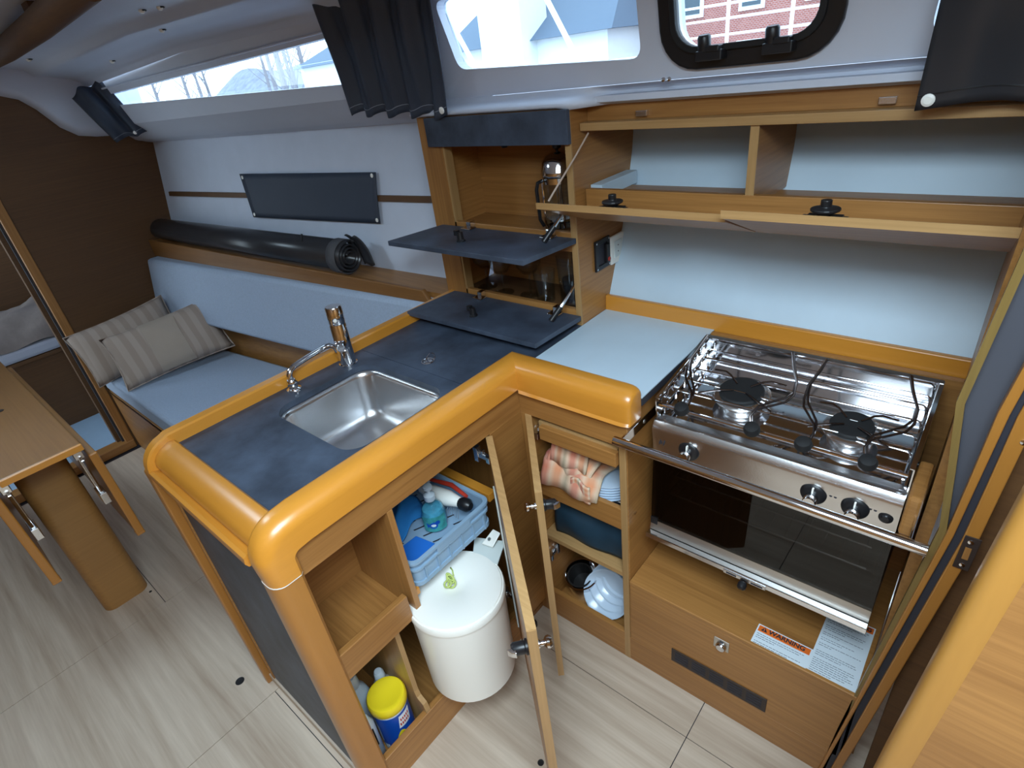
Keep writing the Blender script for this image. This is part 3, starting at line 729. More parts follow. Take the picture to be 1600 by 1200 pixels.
def latch(dr, base, d, n, thick, zc):
    """push-knob latch: chrome knob outside, black and chrome bolt case inside"""
    c = Vector(base)
    obj('knob', lathe(BM(), [(0.008, 0), (0.008, 0.004), (0.005, 0.007), (0.005, 0.012), (0.011, 0.017), (0.012, 0.022), (0.009, 0.027), (0, 0.028)], c, -n, 18), STEEL, dr, smooth=True)
    ci = c+n*thick
    obj('latch_case', lathe(BM(), [(0.0145, 0), (0.0145, 0.004), (0.012, 0.006), (0.012, 0.026), (0.009, 0.03), (0, 0.03)], ci, n, 18), BLACK, dr, smooth=True)
    bm = BM(); s = ci+n*0.022; up_ = Vector((0, 0, 1))
    hexa(bm, [s+d*0.004-up_*0.009, s+d*0.014-up_*0.007, s+d*0.014+up_*0.007, s+d*0.004+up_*0.009], [s+n*0.016+d*0.004-up_*0.009, s+n*0.008+d*0.012-up_*0.006, s+n*0.008+d*0.012+up_*0.006, s+n*0.016+d*0.004+up_*0.009])
    obj('latch_bolt', bm, STEEL, dr, bevel=0.001)
def hinge(parent, p, a, b, z):
    """concealed hinge: cup arm with plate, from the carcass at p towards the door"""
    p = Vector(p); a = Vector(a).normalized(); b = Vector(b).normalized(); u = Vector((0, 0, 1))
    bm = BM()
    def bx(o, l, w, h, ox=0):
        q = [o+b*(-w/2)+u*(-h/2), o+b*(w/2)+u*(-h/2), o+b*(w/2)+u*(h/2), o+b*(-w/2)+u*(h/2)]
        hexa(bm, q, [v+a*l for v in q])
    bx(p, 0.055, 0.010, 0.016); bx(p+a*0.0, 0.014, 0.016, 0.044); bx(p+a*0.045, 0.012, 0.022, 0.020); bx(p+a*0.025+u*0.012, 0.006, 0.012, 0.012)
    return obj('hinge', bm, BRUSH, parent, bevel=0.0015)
dr, d, n, P, q = opened_door(pc, 0.004, -0.118, 0.431, -0.488, 0.085, 0.776, 0.017, -1)
latch(dr, P[1]-d*0.045+Vector((0, 0, 0.675)), d, n, 0.017, 0)
bm = BM(); s0 = P[0]+d*0.05+n*0.018; s1 = P[0]+d*0.12+n*0.018
hexa(bm, [(s0.x, s0.y, 0.20), (s1.x, s1.y, 0.20), (s1.x, s1.y, 0.66), (s0.x, s0.y, 0.66)], [(s0.x+n.x*0.004, s0.y+n.y*0.004, 0.20), (s1.x+n.x*0.004, s1.y+n.y*0.004, 0.20), (s1.x+n.x*0.004, s1.y+n.y*0.004, 0.66), (s0.x+n.x*0.004, s0.y+n.y*0.004, 0.66)])
obj('bin_mounting_strip', bm, CREAM2, dr, bevel=0.001)
hinge(pc, (-0.045, -0.140, 0.72), (1, 0, 0), (0, 1, 0), 0); hinge(pc, (-0.035, -0.140, 0.20), (1, 0, 0), (0, 1, 0), 0)

# countertop, sink, taps
wt = thing('slate_worktop', 'dark blue-grey slate laminate worktop around the sink', 'worktop', (-0.27, -0.2, 0.87))
hole = rrect(-0.25, -0.302, 0.335, 0.292, 0.052, 8)
bm = BM(); ring_fill(bm, hole, to_rect(hole, -0.500, -0.044, -0.647, -0.1145), lambda x, y: (x, y, 0.900), lambda x, y: (x, y, 0.885))
obj('sink_top', bm, SL, wt)
bm = BM(); prism(bm, [(-0.500, -0.1125), (-0.044, -0.1125), (-0.044, 0.0), (-0.044, 0.046), (-0.002, 0.046), (-0.002, 0.302), (-0.500, 0.302)], 'z', 0.885, 0.900)
lidp = obj('lid_panel', bm, SL, wt)
bm = BM(); c = Vector((-0.252, -0.070, 0.9005))
tube(bm, [c+Vector((0.017*cos(t), 0.017*sin(t), 0.001)) for t in [2*pi*k/20 for k in range(20)]], 0.0016, 6, closed=True)
tube(bm, [c+Vector((0.017+0.006*sin(t)*0.3, 0.013*sin(t), 0.014-0.013*cos(t)+0.001)) for t in [2*pi*k/18 for k in range(18)]], 0.0016, 6, closed=True)
lathe(bm, [(0, 0), (0.012, 0), (0.012, 0.001), (0, 0.0016)], c+Vector((0.0, 0, 0)), (0, 0, 1), 16)
obj('pull_ring', bm, STEEL, lidp)
sk = thing('sink', 'rectangular stainless steel sink bowl set in the slate worktop', 'sink', (-0.25, -0.302, 0.73))
bm = BM(); levels = [(0.350, 0.307, 0.058, 0.884), (0.331, 0.288, 0.050, 0.884), (0.322, 0.279, 0.046, 0.880), (0.316, 0.273, 0.046, 0.87), (0.302, 0.259, 0.046, 0.775), (0.288, 0.245, 0.044, 0.757), (0.262, 0.219, 0.038, 0.746), (0.20, 0.16, 0.03, 0.744), (0.06, 0.06, 0.025, 0.741)]
rings = [[bm.verts.new((x, y, z)) for x, y in rrect(-0.25, -0.302, w, h, r, 8)] for w, h, r, z in levels]
for A_, B_ in zip(rings, rings[1:]):
    for k in range(len(A_)): bm.faces.new((A_[k], A_[(k+1) % len(A_)], B_[(k+1) % len(A_)], B_[k]))
bm.faces.new(rings[-1]); obj('basin', bm, BRUSH, sk, smooth='all')
obj('drain', lathe(BM(), [(0, 0.0), (0.012, 0.0), (0.024, 0.003), (0.028, 0.002), (0.028, 0.0)], (-0.25, -0.302, 0.742)), STEEL, sk, smooth=True)
fa = thing('mixer_tap', 'tall chrome cylindrical mixer tap behind the sink', 'tap', (-0.455, -0.187, 0.9))
tb0 = Vector((-0.455, -0.187, 0.9)); td = Vector((-0.02, 0.03, 1)).normalized()
obj('body', lathe(BM(), [(0.026, 0), (0.026, 0.004), (0.022, 0.006), (0.022, 0.118), (0.0212, 0.120), (0.0212, 0.123), (0.022, 0.125), (0.022, 0.168), (0.020, 0.171), (0, 0.171)], tb0, td, 32), STEEL, fa, smooth=True)
sd = Vector((0.72, -0.62, -0.12)).normalized()
obj('spout', lathe(BM(), [(0.013, 0.014), (0.013, 0.040), (0.0115, 0.042), (0.010, 0.040), (0, 0.040)], tb0+td*0.07, sd, 24), STEEL, fa, smooth=True)
obj('indicator_dot', lathe(BM(), [(0, 0.0), (0.005, 0.0), (0.005, 0.0015), (0, 0.002)], tb0+td*0.140+sd*0.0218, sd, 14), CREAM, fa)
sp = thing('swing_spout', 'small chrome swivelling water spout beside the mixer tap', 'tap', (-0.468, -0.352, 0.9))
obj('foot', lathe(BM(), [(0.019, 0), (0.019, 0.003), (0.012, 0.006), (0.011, 0.012), (0.014, 0.016), (0.014, 0.024), (0.010, 0.030), (0, 0.030)], (-0.468, -0.352, 0.9), (0, 0, 1), 24), STEEL, sp, smooth=True)
obj('foot_tab', lathe(BM(), [(0, 0), (0.008, 0), (0.008, 0.003), (0, 0.004)], (-0.447, -0.356, 0.9), (0, 0, 1), 14), STEEL, sp)
pp = [Vector(v) for v in ((-0.468, -0.352, 0.92), (-0.468, -0.352, 0.942), (-0.470, -0.345, 0.952), (-0.473, -0.33, 0.957), (-0.480, -0.28, 0.960), (-0.488, -0.225, 0.961), (-0.489, -0.208, 0.958), (-0.489, -0.198, 0.950), (-0.488, -0.193, 0.934))]
obj('arm', tube(BM(), pp, 0.0075, 12), STEEL, sp, smooth=True)

# white lid worktop and galley rail
wl2 = thing('white_worktop', 'white laminate worktop lid between sink unit and cooker', 'worktop', (0.16, 0.24, 0.88))
obj('laminate', box(BM(), 0.002, 0.333, 0.040, 0.432, 0.8985, 0.9015), WHITE, wl2)
B('dark_core', 0.003, 0.333, 0.041, 0.431, 0.878, 0.8985, INK, wl2)
gr = thing('galley_cabinet', 'narrow open wooden galley cupboard left of the cooker', 'cabinet', (0.15, 0.2, 0))
bm = BM(); s2 = rsec(0.046, -0.014, 0.080, 0.034, 0.014); rings = []
rings.append([bm.verts.new((-y_, y_, 0.852+nn)) for y_, nn in s2])
for x in (0.10, 0.30): rings.append([bm.verts.new((x, y_, 0.852+nn)) for y_, nn in s2])
for k in range(1, 6):
    a = radians(90*k/5); rings.append([bm.verts.new((0.302+0.030*sin(a), 0.016+(y_-0.016)*(1-0.28*(1-cos(a))), 0.852+nn*(1-0.16*(1-cos(a))))) for y_, nn in s2])
for A_, B_ in zip(rings, rings[1:]):
    for k in range(len(A_)): bm.faces.new((A_[k], A_[(k+1) % len(A_)], B_[(k+1) % len(A_)], B_[k]))
bm.faces.new(rings[0]); bm.faces.new(rings[-1][::-1]); obj('amber_rail', bm, AMX, gr, smooth=True)
B('fascia', 0.0, 0.318, 0.0, 0.016, 0.778, 0.852, WX, gr)
B('side_panel', 0.296, 0.314, 0.004, 0.44, 0.0, 0.90, WY, gr)
B('side_edge', 0.294, 0.312, 0.0, 0.004, 0.0, 0.778, SZ, gr, 0.0008)
B('left_panel', 0.012, 0.028, 0.014, 0.42, 0.0, 0.85, WY, gr)
B('left_stile', 0.0, 0.030, 0.0, 0.015, 0.0, 0.778, WZ, gr)
B('back_panel', 0.014, 0.30, 0.34, 0.35, 0.0, 0.88, WX, gr)
B('shelf_lip', 0.028, 0.296, 0.0, 0.014, 0.514, 0.583, WX, gr, 0.0015); B('shelf', 0.028, 0.296, 0.014, 0.34, 0.52, 0.534, WX, gr)
B('shelf', 0.028, 0.296, 0.002, 0.34, 0.340, 0.356, SX, gr, 0.001)
B('bottom_lip', 0.018, 0.296, 0.0, 0.016, 0.0, 0.108, WX, gr, 0.002); B('bottom_shelf', 0.028, 0.296, 0.016, 0.34, 0.03, 0.05, WX, gr)
dw = B('pull_out_board', 0.066, 0.292, -0.012, 0.004, 0.722, 0.762, WX, gr, 0.0015); obj('board_slab', box(BM(), 0.055, 0.288, 0.004, 0.33, 0.752, 0.766), SX, dw)
dr, d, n, P, q = opened_door(gr, 0.016, -0.002, 0.226, -0.230, 0.132, 0.778, 0.016, 1)
latch(dr, P[1]-d*0.040+Vector((0, 0, 0.705)), d, n, 0.016, 0)
hinge(gr, (0.030, 0.055, 0.715), (0.15, -1, 0), (1, 0, 0), 0); hinge(gr, (0.030, 0.055, 0.26), (0.15, -1, 0), (1, 0, 0), 0)

# ------------------------------------------------------------------ locker under the cooker
lk = thing('cooker_locker', 'wooden locker with lock and vent grille under the cooker', 'cabinet', (0.57, 0.2, 0))
obj('front_panel', box(BM(), 0.316, 0.850, 0.0, 0.016, 0.100, 0.322), WX, lk, bevel=0.001)
B('plinth', 0.296, 0.862, 0.001, 0.016, 0.0, 0.0975, WX, lk, 0.001)
B('right_stile', 0.853, 0.8605, 0.0, 0.016, 0.0, 0.335, WZ, lk, 0.001)
B('top_board', 0.3145, 0.860, -0.001, 0.44, 0.323, 0.337, WX, lk, 0.002)
B('rear_board', 0.3145, 0.866, 0.405, 0.42, 0.337, 0.90, WX, lk)
lkp = obj('lock_plate', box(BM(), 0.550, 0.588, -0.003, 0.0, 0.262, 0.298), SATIN, lk, bevel=0.002)
obj('lock_button', lathe(BM(), [(0.013, 0), (0.013, 0.005), (0.010, 0.009), (0, 0.010)], (0.570, -0.003, 0.276), (0, -1, 0), 20), STEEL, lkp, smooth=True)
obj('keyhole', box(BM(), 0.566, 0.574, -0.0045, -0.003, 0.283, 0.293), INK, lkp)
vn = thing('vent_grille', 'long dark brown slotted vent grille in the locker front', 'vent', (0.565, 0.0, 0.11))
obj('plate', hexa(BM(), [(0.441, -0.003, 0.109), (0.690, -0.003, 0.113), (0.690, -0.003, 0.165), (0.441, -0.003, 0.159)], [(0.441, -0.0002, 0.109), (0.690, -0.0002, 0.113), (0.690, -0.0002, 0.165), (0.441, -0.0002, 0.159)]), VENT, vn, bevel=0.001)
for i in range(5):
    for j in range(4):
        x = 0.452+i*0.0475; z = 0.119+j*0.0095+i*0.001
        obj('slot', box(BM(), x, x+0.037, -0.0042, -0.003, z, z+0.0035), INK, vn)
def text(s, size, loc, mat, parent, rot=(0, 0, 0), name='lettering', ext=0.0003, bold=0.0, sx=1.0):
    cu = bpy.data.curves.new(name, 'FONT'); cu.body = s; cu.size = size; cu.extrude = ext; cu.offset = bold; cu.align_x = 'LEFT'
    o = bpy.data.objects.new(name, cu); COL.objects.link(o); cu.materials.append(mat); o.parent = parent
    dg = bpy.context.evaluated_depsgraph_get(); me = bpy.data.meshes.new_from_object(o.evaluated_get(dg))
    bpy.data.objects.remove(o); o = bpy.data.objects.new(name, me); COL.objects.link(o); o.parent = parent
    o.location = Vector(loc)-WORLDLOC[parent.name]; o.rotation_euler = rot; o.scale = (sx, 1, 1); return o
def warning(name, x0, x1, y0, y1, hz, label, lines, ts):
    w = thing(name, label, 'label', ((x0+x1)/2, (y0+y1)/2, 0.3371))
    obj('sheet', box(BM(), x0, x1, y0, y1, 0.3371, 0.3378), PAPER, w)
    obj('orange_band', box(BM(), x0+0.003, x1-0.003, y1-hz, y1-0.003, 0.3378, 0.3382), ORANGE, w)
    bm = BM(); cx = x0+0.016; yb = y1-hz+0.004; hexa(bm, [(cx-0.007, yb, 0.3382), (cx+0.007, yb, 0.3382), (cx, yb+0.013, 0.3382)], [(cx-0.007, yb, 0.3386), (cx+0.007, yb, 0.3386), (cx, yb+0.013, 0.3386)])
    obj('warning_triangle', bm, INK, w)
    text('!', 0.010, (cx-0.0015, yb+0.002, 0.3387), ORANGE, w, bold=0.0004)
    text('WARNING', ts, (x0+0.026, y1-hz+0.0045, 0.3384), INK, w, bold=0.0005)
    bm = BM(); y = y1-hz-0.006
    for L in lines:
        for (a_, b_) in L:
            x = x0+0.005+a_*(x1-x0-0.010); xe = x0+0.005+b_*(x1-x0-0.010)
            while x < xe-0.002:
                wl_ = min(random.uniform(0.003, 0.010), xe-x); box(bm, x, x+wl_, y-0.0016, y, 0.3378, 0.3381); x += wl_+0.0014
        y -= 0.0056
    o = obj('fine_print', bm, GREYINK, w); o['kind'] = 'stuff'
    return w
warning('warning_label', 0.632, 0.752, 0.006, 0.062, 0.020, 'small white warning label with orange band at left on the locker top', [[(0, 0.95)], [(0, 0.88)], [(0, 0.4)], [], [(0, 0.92)], [(0, 0.7)]], 0.0165)
warning('warning_label', 0.752, 0.850, 0.008, 0.195, 0.020, 'large white safety text label on the locker top, partly under the cooker', [[(0, 0.95)], [(0, 0.9)], [(0, 0.6)], [], [(0, 0.95)], [(0, 0.92)], [(0, 0.5)], [], [(0, 0.93)], [(0, 0.4)], [], [(0, 0.8)], [(0, 0.5)], [], [(0, 0.96)], [(0, 0.3)], [], [], [(0, 0.93)], [(0, 0.95)], [(0, 0.6)], [], [(0, 0.92)], [(0, 0.95)], [(0, 0.85)], [(0, 0.9)], [(0, 0.95)], [(0, 0.8)], [(0, 0.5)]], 0.0135)

# ------------------------------------------------------------------ cooker
ck = thing('gimballed_cooker', 'polished stainless two-burner marine cooker with oven', 'cooker', (0.59, 0.2, 0.49))
CX0, CX1 = 0.345, 0.835
def S(x, s, h): return Vector((x, 0.085+0.989*s-0.147*h, 0.828+0.147*s+0.989*h))
def Sbox(bm, x0, x1, s0, s1, h0, h1):
    hexa(bm, [S(x0, s0, h0), S(x1, s0, h0), S(x1, s1, h0), S(x0, s1, h0)], [S(x0, s0, h1), S(x1, s0, h1), S(x1, s1, h1), S(x0, s1, h1)])
bm = BM(); Sbox(bm, CX0+0.004, CX1-0.004, 0.022, 0.270, -0.012, -0.006); obj('hob_tray', bm, STEEL, ck)
bm = BM(); hexa(bm, [S(CX0, 0.0, 0), S(CX1, 0.0, 0), S(CX1-0.01, 0.024, -0.006), S(CX0+0.01, 0.024, -0.006)], [S(CX0, 0.0, -0.012), S(CX1, 0.0, -0.012), S(CX1-0.01, 0.024, -0.012), S(CX0+0.01, 0.024, -0.012)])
obj('hob_front_edge', bm, BRUSH, ck, bevel=0.003)
bm = BM(); prism(bm, [(0.086, 0.828), (0.076, 0.826), (0.068, 0.816), (0.065, 0.806), (0.072, 0.738), (0.082, 0.735), (0.11, 0.74), (0.11, 0.82)], 'x', CX0, CX1); cp = obj('control_panel', bm, BRUSH, ck, smooth=True)
bm = BM(); Sbox(bm, CX0, CX1, 0.271, 0.274, -0.01, 0.056); Sbox(bm, CX0, CX1, 0.262, 0.274, 0.0545, 0.0575); obj('back_guard', bm, STEEL, ck)
for x, nm in ((CX0, 1), (CX1, -1)):
    bm = BM(); Sbox(bm, x-0.0012, x+0.0012, 0.003, 0.272, -0.01, 0.056); Sbox(bm, min(x, x+nm*0.006), max(x, x+nm*0.006), 0.003, 0.272, 0.0545, 0.0565); obj('side_guard', bm, STEEL, ck)
# oven cavity
for nm, a in (('oven_left_wall', (CX0, CX0+0.006, 0.08, 0.36, 0.495, 0.735)), ('oven_right_wall', (CX1-0.006, CX1, 0.08, 0.36, 0.495, 0.735)), ('oven_back', (CX0, CX1, 0.355, 0.365, 0.495, 0.83)), ('oven_floor', (CX0, CX1, 0.08, 0.36, 0.490, 0.498)), ('oven_roof', (CX0+0.006, CX1-0.006, 0.085, 0.36, 0.728, 0.738))):
    B(nm, *a, OVEN, ck)
for nm, x in (('upper_side', CX0+0.0005), ('upper_side', CX1-0.0035)): B(nm, x, x+0.003, 0.09, 0.36, 0.735, 0.81, STEEL, ck)
bm = BM()
for z in (0.60, 0.66):
    tube(bm, [(0.375, 0.10, z), (0.805, 0.10, z)], 0.0025, 6); tube(bm, [(0.375, 0.33, z), (0.805, 0.33, z)], 0.0025, 6)
    if z == 0.60:
        for i in range(12): x = 0.39+i*0.0365; tube(bm, [(x, 0.10, z), (x, 0.33, z)], 0.0018, 6)
obj('oven_rack', bm, BRUSH, ck)
for s in (0, 1):
    bm = BM()
    for z in (0.55, 0.575, 0.605, 0.635, 0.665): x = (CX0+0.016) if s == 0 else (CX1-0.016); tube(bm, [(x, 0.12, z), (x, 0.33, z)], 0.002, 6)
    obj('rack_runner', bm, BRUSH, ck)
# door: dark glass, satin lower strip, chrome lip
def DP(x, z, off=0.0): t = (z-0.495)/0.24; return (x, 0.060+0.012*t-off, z)
bm = BM(); hexa(bm, [DP(CX0, 0.53), DP(CX1, 0.53), DP(CX1, 0.733), DP(CX0, 0.733)], [DP(CX0, 0.53, -0.005), DP(CX1, 0.53, -0.005), DP(CX1, 0.733, -0.005), DP(CX0, 0.733, -0.005)])
od = obj('oven_door', bm, SMOKE, ck)
bm = BM(); hexa(bm, [DP(CX0, 0.502, 0.004), DP(CX1, 0.502, 0.004), DP(CX1, 0.532, -0.001), DP(CX0, 0.532, -0.001)], [DP(CX0, 0.502, -0.010), DP(CX1, 0.502, -0.010), DP(CX1, 0.532, -0.006), DP(CX0, 0.532, -0.006)]); obj('satin_strip', bm, SATIN, od)
bm = BM(); box(bm, CX0-0.002, CX1+0.002, 0.038, 0.066, 0.494, 0.500); box(bm, CX0-0.002, CX1+0.002, 0.036, 0.040, 0.489, 0.503); obj('chrome_lip', bm, STEEL, od, bevel=0.001)
bm = BM(); box(bm, CX0, CX0+0.018, 0.060, 0.068, 0.50, 0.54); obj('door_end_cap', bm, BLACK, od)
obj('gimbal_lock_plate', box(BM(), 0.545, 0.640, 0.033, 0.037, 0.488, 0.499), BRUSH, ck, bevel=0.001)
obj('gimbal_lock_knob', lathe(BM(), [(0.008, 0), (0.010, 0.006), (0.010, 0.014), (0.006, 0.018), (0, 0.018)], (0.592, 0.034, 0.484), (0, -0.8, -0.4), 16), BLACK, ck, smooth=True)
obj('lock_slot', box(BM(), 0.552, 0.575, 0.0325, 0.0335, 0.491, 0.4955), INK, ck); obj('lock_slot', box(BM(), 0.608, 0.634, 0.0325, 0.0335, 0.491, 0.4955), INK, ck)
# burners
for bx_, sy_, rf, rc_ in ((0.490, 0.128, 0.062, 0.048), (0.716, 0.108, 0.052, 0.040)):
    c = S(bx_, sy_, -0.006); nn = Vector((0, -0.147, 0.989))
    bn = obj('burner', lathe(BM(), [(rf*0.80, 0), (rf*0.80, 0.004), (rf*0.72, 0.006), (rf*0.72, 0.011), (rf*0.80, 0.013), (rf*0.80, 0.016), (rf*0.74, 0.018), (rf*0.95, 0.023), (rf, 0.025), (rf*0.98, 0.027), (rf*0.85, 0.030), (0, 0.030)], c, nn, 32), BRUSH, ck, smooth=True)
    obj('burner_cap', lathe(BM(), [(rc_, 0.030), (rc_, 0.036), (rc_*0.93, 0.039), (rc_*0.5, 0.040), (rc_*0.30, 0.038), (0, 0.038)], c, nn, 32), RUB, bn, smooth=True)
# pot grid: frame and cross wires, ends turned down
bm = BM(); hG = 0.030
for s_ in (0.018, 0.075, 0.120, 0.165, 0.215, 0.250):
    tube(bm, [S(CX0+0.012, s_, 0.004), S(CX0+0.014, s_, hG-0.005), S(CX0+0.020, s_, hG), S(CX1-0.020, s_, hG), S(CX1-0.014, s_, hG-0.005), S(CX1-0.012, s_, 0.004)], 0.0026, 8)
obj('pot_grid', bm, STEEL, ck, smooth=True)
bm = BM()
for x in (CX0+0.012, CX1-0.012): tube(bm, [S(x, 0.012, 0.018), S(x, 0.255, 0.018)], 0.0026, 8)
tube(bm, [S(CX0+0.006, 0.008, 0.034), S(CX1-0.006, 0.008, 0.034)], 0.0034, 8); tube(bm, [S(CX0+0.006, 0.008, 0.050), S(CX0+0.006, 0.26, 0.052)], 0.002, 6)
obj('grid_rail', bm, STEEL, ck, smooth=True)
bm = BM()
for i in range(8):
    s_ = 0.02+i*0.03; tube(bm, [S(CX0+0.004, s_, 0.03), S(CX0+0.006, s_+0.004, 0.044), S(CX0+0.010, s_+0.010, 0.046), S(CX0+0.011, s_+0.014, 0.036)], 0.0018, 6)
obj('side_loops', bm, STEEL, ck, smooth=True)
DW = plain('dark_wire', (0.17, 0.15, 0.15), 0.25, 1.0)
def clamp(x, sgn, tall):
    """pot holder: rubber-tipped, two parallel wires rising to a loop"""
    base = S(x, 0.012, 0.036)
    obj('clamp_knob', lathe(BM(), [(0, 0), (0.011, 0.0), (0.0155, 0.004), (0.0165, 0.012), (0.0135, 0.020), (0.006, 0.022), (0, 0.022)], S(x, 0.008, 0.030), (0, -0.35, 0.93), 20), RUB, ck, smooth=True)
    for k in (0, 1):
        o_ = k*0.013
        g_ = abs(sgn); sg = 1 if sgn > 0 else -1
        pts = [S(x-sg*0.004, 0.010+o_*0.6, 0.032), S(x-sg*0.012, 0.026+o_, 0.056), S(x-sg*0.006, 0.046+o_, 0.060), S(x+sg*(0.062*g_-o_*0.4), 0.088+o_, 0.062), S(x+sg*(0.076*g_-o_*0.3), 0.108+o_*0.8, 0.068), S(x+sg*(0.074*g_-o_*0.2), 0.128+o_*0.5, 0.088), S(x+sg*(0.050*g_-o_*0.2), 0.148+o_*0.9, 0.108), S(x+sg*(0.034*g_), 0.168+o_*0.6, 0.124), S(x+sg*(0.030*g_), 0.172+o_*0.1, 0.127)]
        obj('clamp_wire', tube(BM(), pts, 0.0025, 8), DW, ck, smooth=True)
clamp(0.558, 0.60, 1); clamp(0.766, 0.62, 1); clamp(0.405, -0.45, 1); clamp(0.656, -0.42, 1)
for bx_, sy_, r in ((0.490, 0.128, 0.055), (0.716, 0.108, 0.048)):
    for a0 in (40, 140, 220, 320):
        a = radians(a0)
        obj('pan_support', tube(BM(), [S(bx_+1.9*r*cos(a), sy_+1.35*r*sin(a), 0.033), S(bx_+1.2*r*cos(a), sy_+1.1*r*sin(a), 0.042), S(bx_+0.85*r*cos(a), sy_+0.85*r*sin(a), 0.042), S(bx_+0.35*r*cos(a), sy_+0.35*r*sin(a), 0.036)], 0.0022, 8), DW, ck, smooth=True)
# control knobs
for x, z in ((0.434, 0.776), (0.692, 0.773), (0.765, 0.772)):
    k = obj('control_knob', lathe(BM(), [(0.024, 0), (0.024, 0.003), (0.021, 0.007), (0.012, 0.010), (0, 0.010)], (x, 0.069, z), (0, -1, 0.1), 28), BLACK, cp, smooth=True)
    obj('knob_grip', lathe(BM(), [(0.009, 0.006), (0.012, 0.012), (0.0125, 0.030), (0.011, 0.034), (0, 0.034)], (x, 0.069, z-0.003), (0, -1, 0.05), 20), STEEL, k, smooth=True)
    obj('pointer', box(BM(), x-0.0015, x+0.0015, 0.054, 0.060, z+0.010, z+0.020), CREAM, k)
k = obj('igniter', lathe(BM(), [(0.012, 0), (0.012, 0.002), (0.007, 0.004), (0.006, 0.008), (0, 0.008)], (0.815, 0.069, 0.772), (0, -1, 0.1), 20), BLACK, cp, smooth=True)
bm = BM()
for x in (0.398, 0.462, 0.722, 0.730, 0.789, 0.797): lathe(bm, [(0, 0), (0.0028, 0), (0.0028, 0.0006), (0, 0.0007)], (x, 0.068, 0.790 if x < 0.5 else 0.781), (0, -1, 0.1), 12)
obj('panel_marks', bm, INK, cp)
bm = BM(); 
for i, (dx, dz) in enumerate(((0, 0), (0.005, 0.002), (0.010, 0), (0.002, 0.006), (0.012, 0.006))): box(bm, 0.362+dx, 0.3635+dx, 0.0655, 0.067, 0.768+dz, 0.776+dz)
obj('maker_mark', bm, INK, cp)
# gimbal pivots to carcass
for x0, x1 in ((0.3145, CX0), (CX1, 0.8605)):
    obj('pivot', tube(BM(), [(x0, 0.22, 0.80), (x1, 0.22, 0.80)], 0.006, 12), BLACK, ck, smooth=True)

sbar = thing('safety_bar', 'polished steel grab bar across the front of the cooker', 'grab bar', (0.59, -0.03, 0.8))
obj('bar', tube(BM(), [(0.302, -0.030, 0.818), (0.884, -0.034, 0.818)], 0.0105, 20), STEEL, sbar, smooth=True)
for x, sg in ((0.316, 1), (0.8605, -1)):
    br = obj('bracket', box(BM(), min(x, x+0.004*sg), max(x, x+0.004*sg), -0.028, 0.165, 0.800, 0.826), STEEL, sbar, bevel=0.001)
    for y in (0.075, 0.135): obj('bracket_screw', lathe(BM(), [(0.005, 0), (0.005, 0.001), (0, 0.003)], (x+0.004*sg if sg > 0 else x-0.004, y, 0.813), (sg, 0, 0), 12), SATIN, br)
bb = B('buffer_block', 0.838, 0.8605, 0.030, 0.150, 0.775, 0.862, WX, None, 0.006); 

# ------------------------------------------------------------------ tall glass cupboard (tower)
tw = thing('glass_cupboard', 'tall wooden wall cupboard with slate drop-down lids between settee and galley', 'cupboard', (-0.25, 0.4, 0.9))
TY = 0.303
def tower_side(x0, x1, name, mat=WY):
    top = 1.462; bm = BM()
    prism(bm, [(TY, 0.90)] + [(hull_y(0, z)+0.003, z) for z in (0.90, 0.927, 1.133, 1.308, 1.373, top)] + [(TY, top)], 'x', x0, x1)
    return obj(name, bm, mat, tw, bevel=0.001)
tower_side(-0.016, 0.0, 'right_side'); tower_side(-0.507, -0.492, 'left_side')
B('left_stile', -0.545, -0.458, TY-0.002, TY+0.014, 0.90, 1.462, WZ, tw); B('stile_edge', -0.458, -0.450, TY, TY+0.03, 0.92, 1.40, SZ, tw, 0.0008)
B('right_stile', -0.017, 0.001, TY-0.003, TY+0.003, 0.90, 1.462, SZ, tw, 0.0008)
B('bottom_rail', -0.47, -0.014, TY, TY+0.015, 0.90, 0.945, WX, tw); B('middle_rail', -0.47, -0.014, TY, TY+0.015, 1.112, 1.165, WX, tw)
B('top_rail', -0.47, -0.014, TY, TY+0.015, 1.39, 1.462, WX, tw)
B('lower_shelf', -0.495, -0.014, TY+0.01, 0.50, 0.915, 0.930, DX, tw); B('upper_shelf', -0.495, -0.014, TY+0.01, 0.52, 1.130, 1.145, WX, tw); B('top_board', -0.495, -0.014, TY+0.01, 0.55, 1.44, 1.455, WX, tw)
bm = BM(); sheet(bm, lambda u, v: (-0.495+0.481*u, 0.485+0.0*v, 0.90+0.56*v), 1, 1); obj('back_board', bm, WX, tw, solid=0.006)
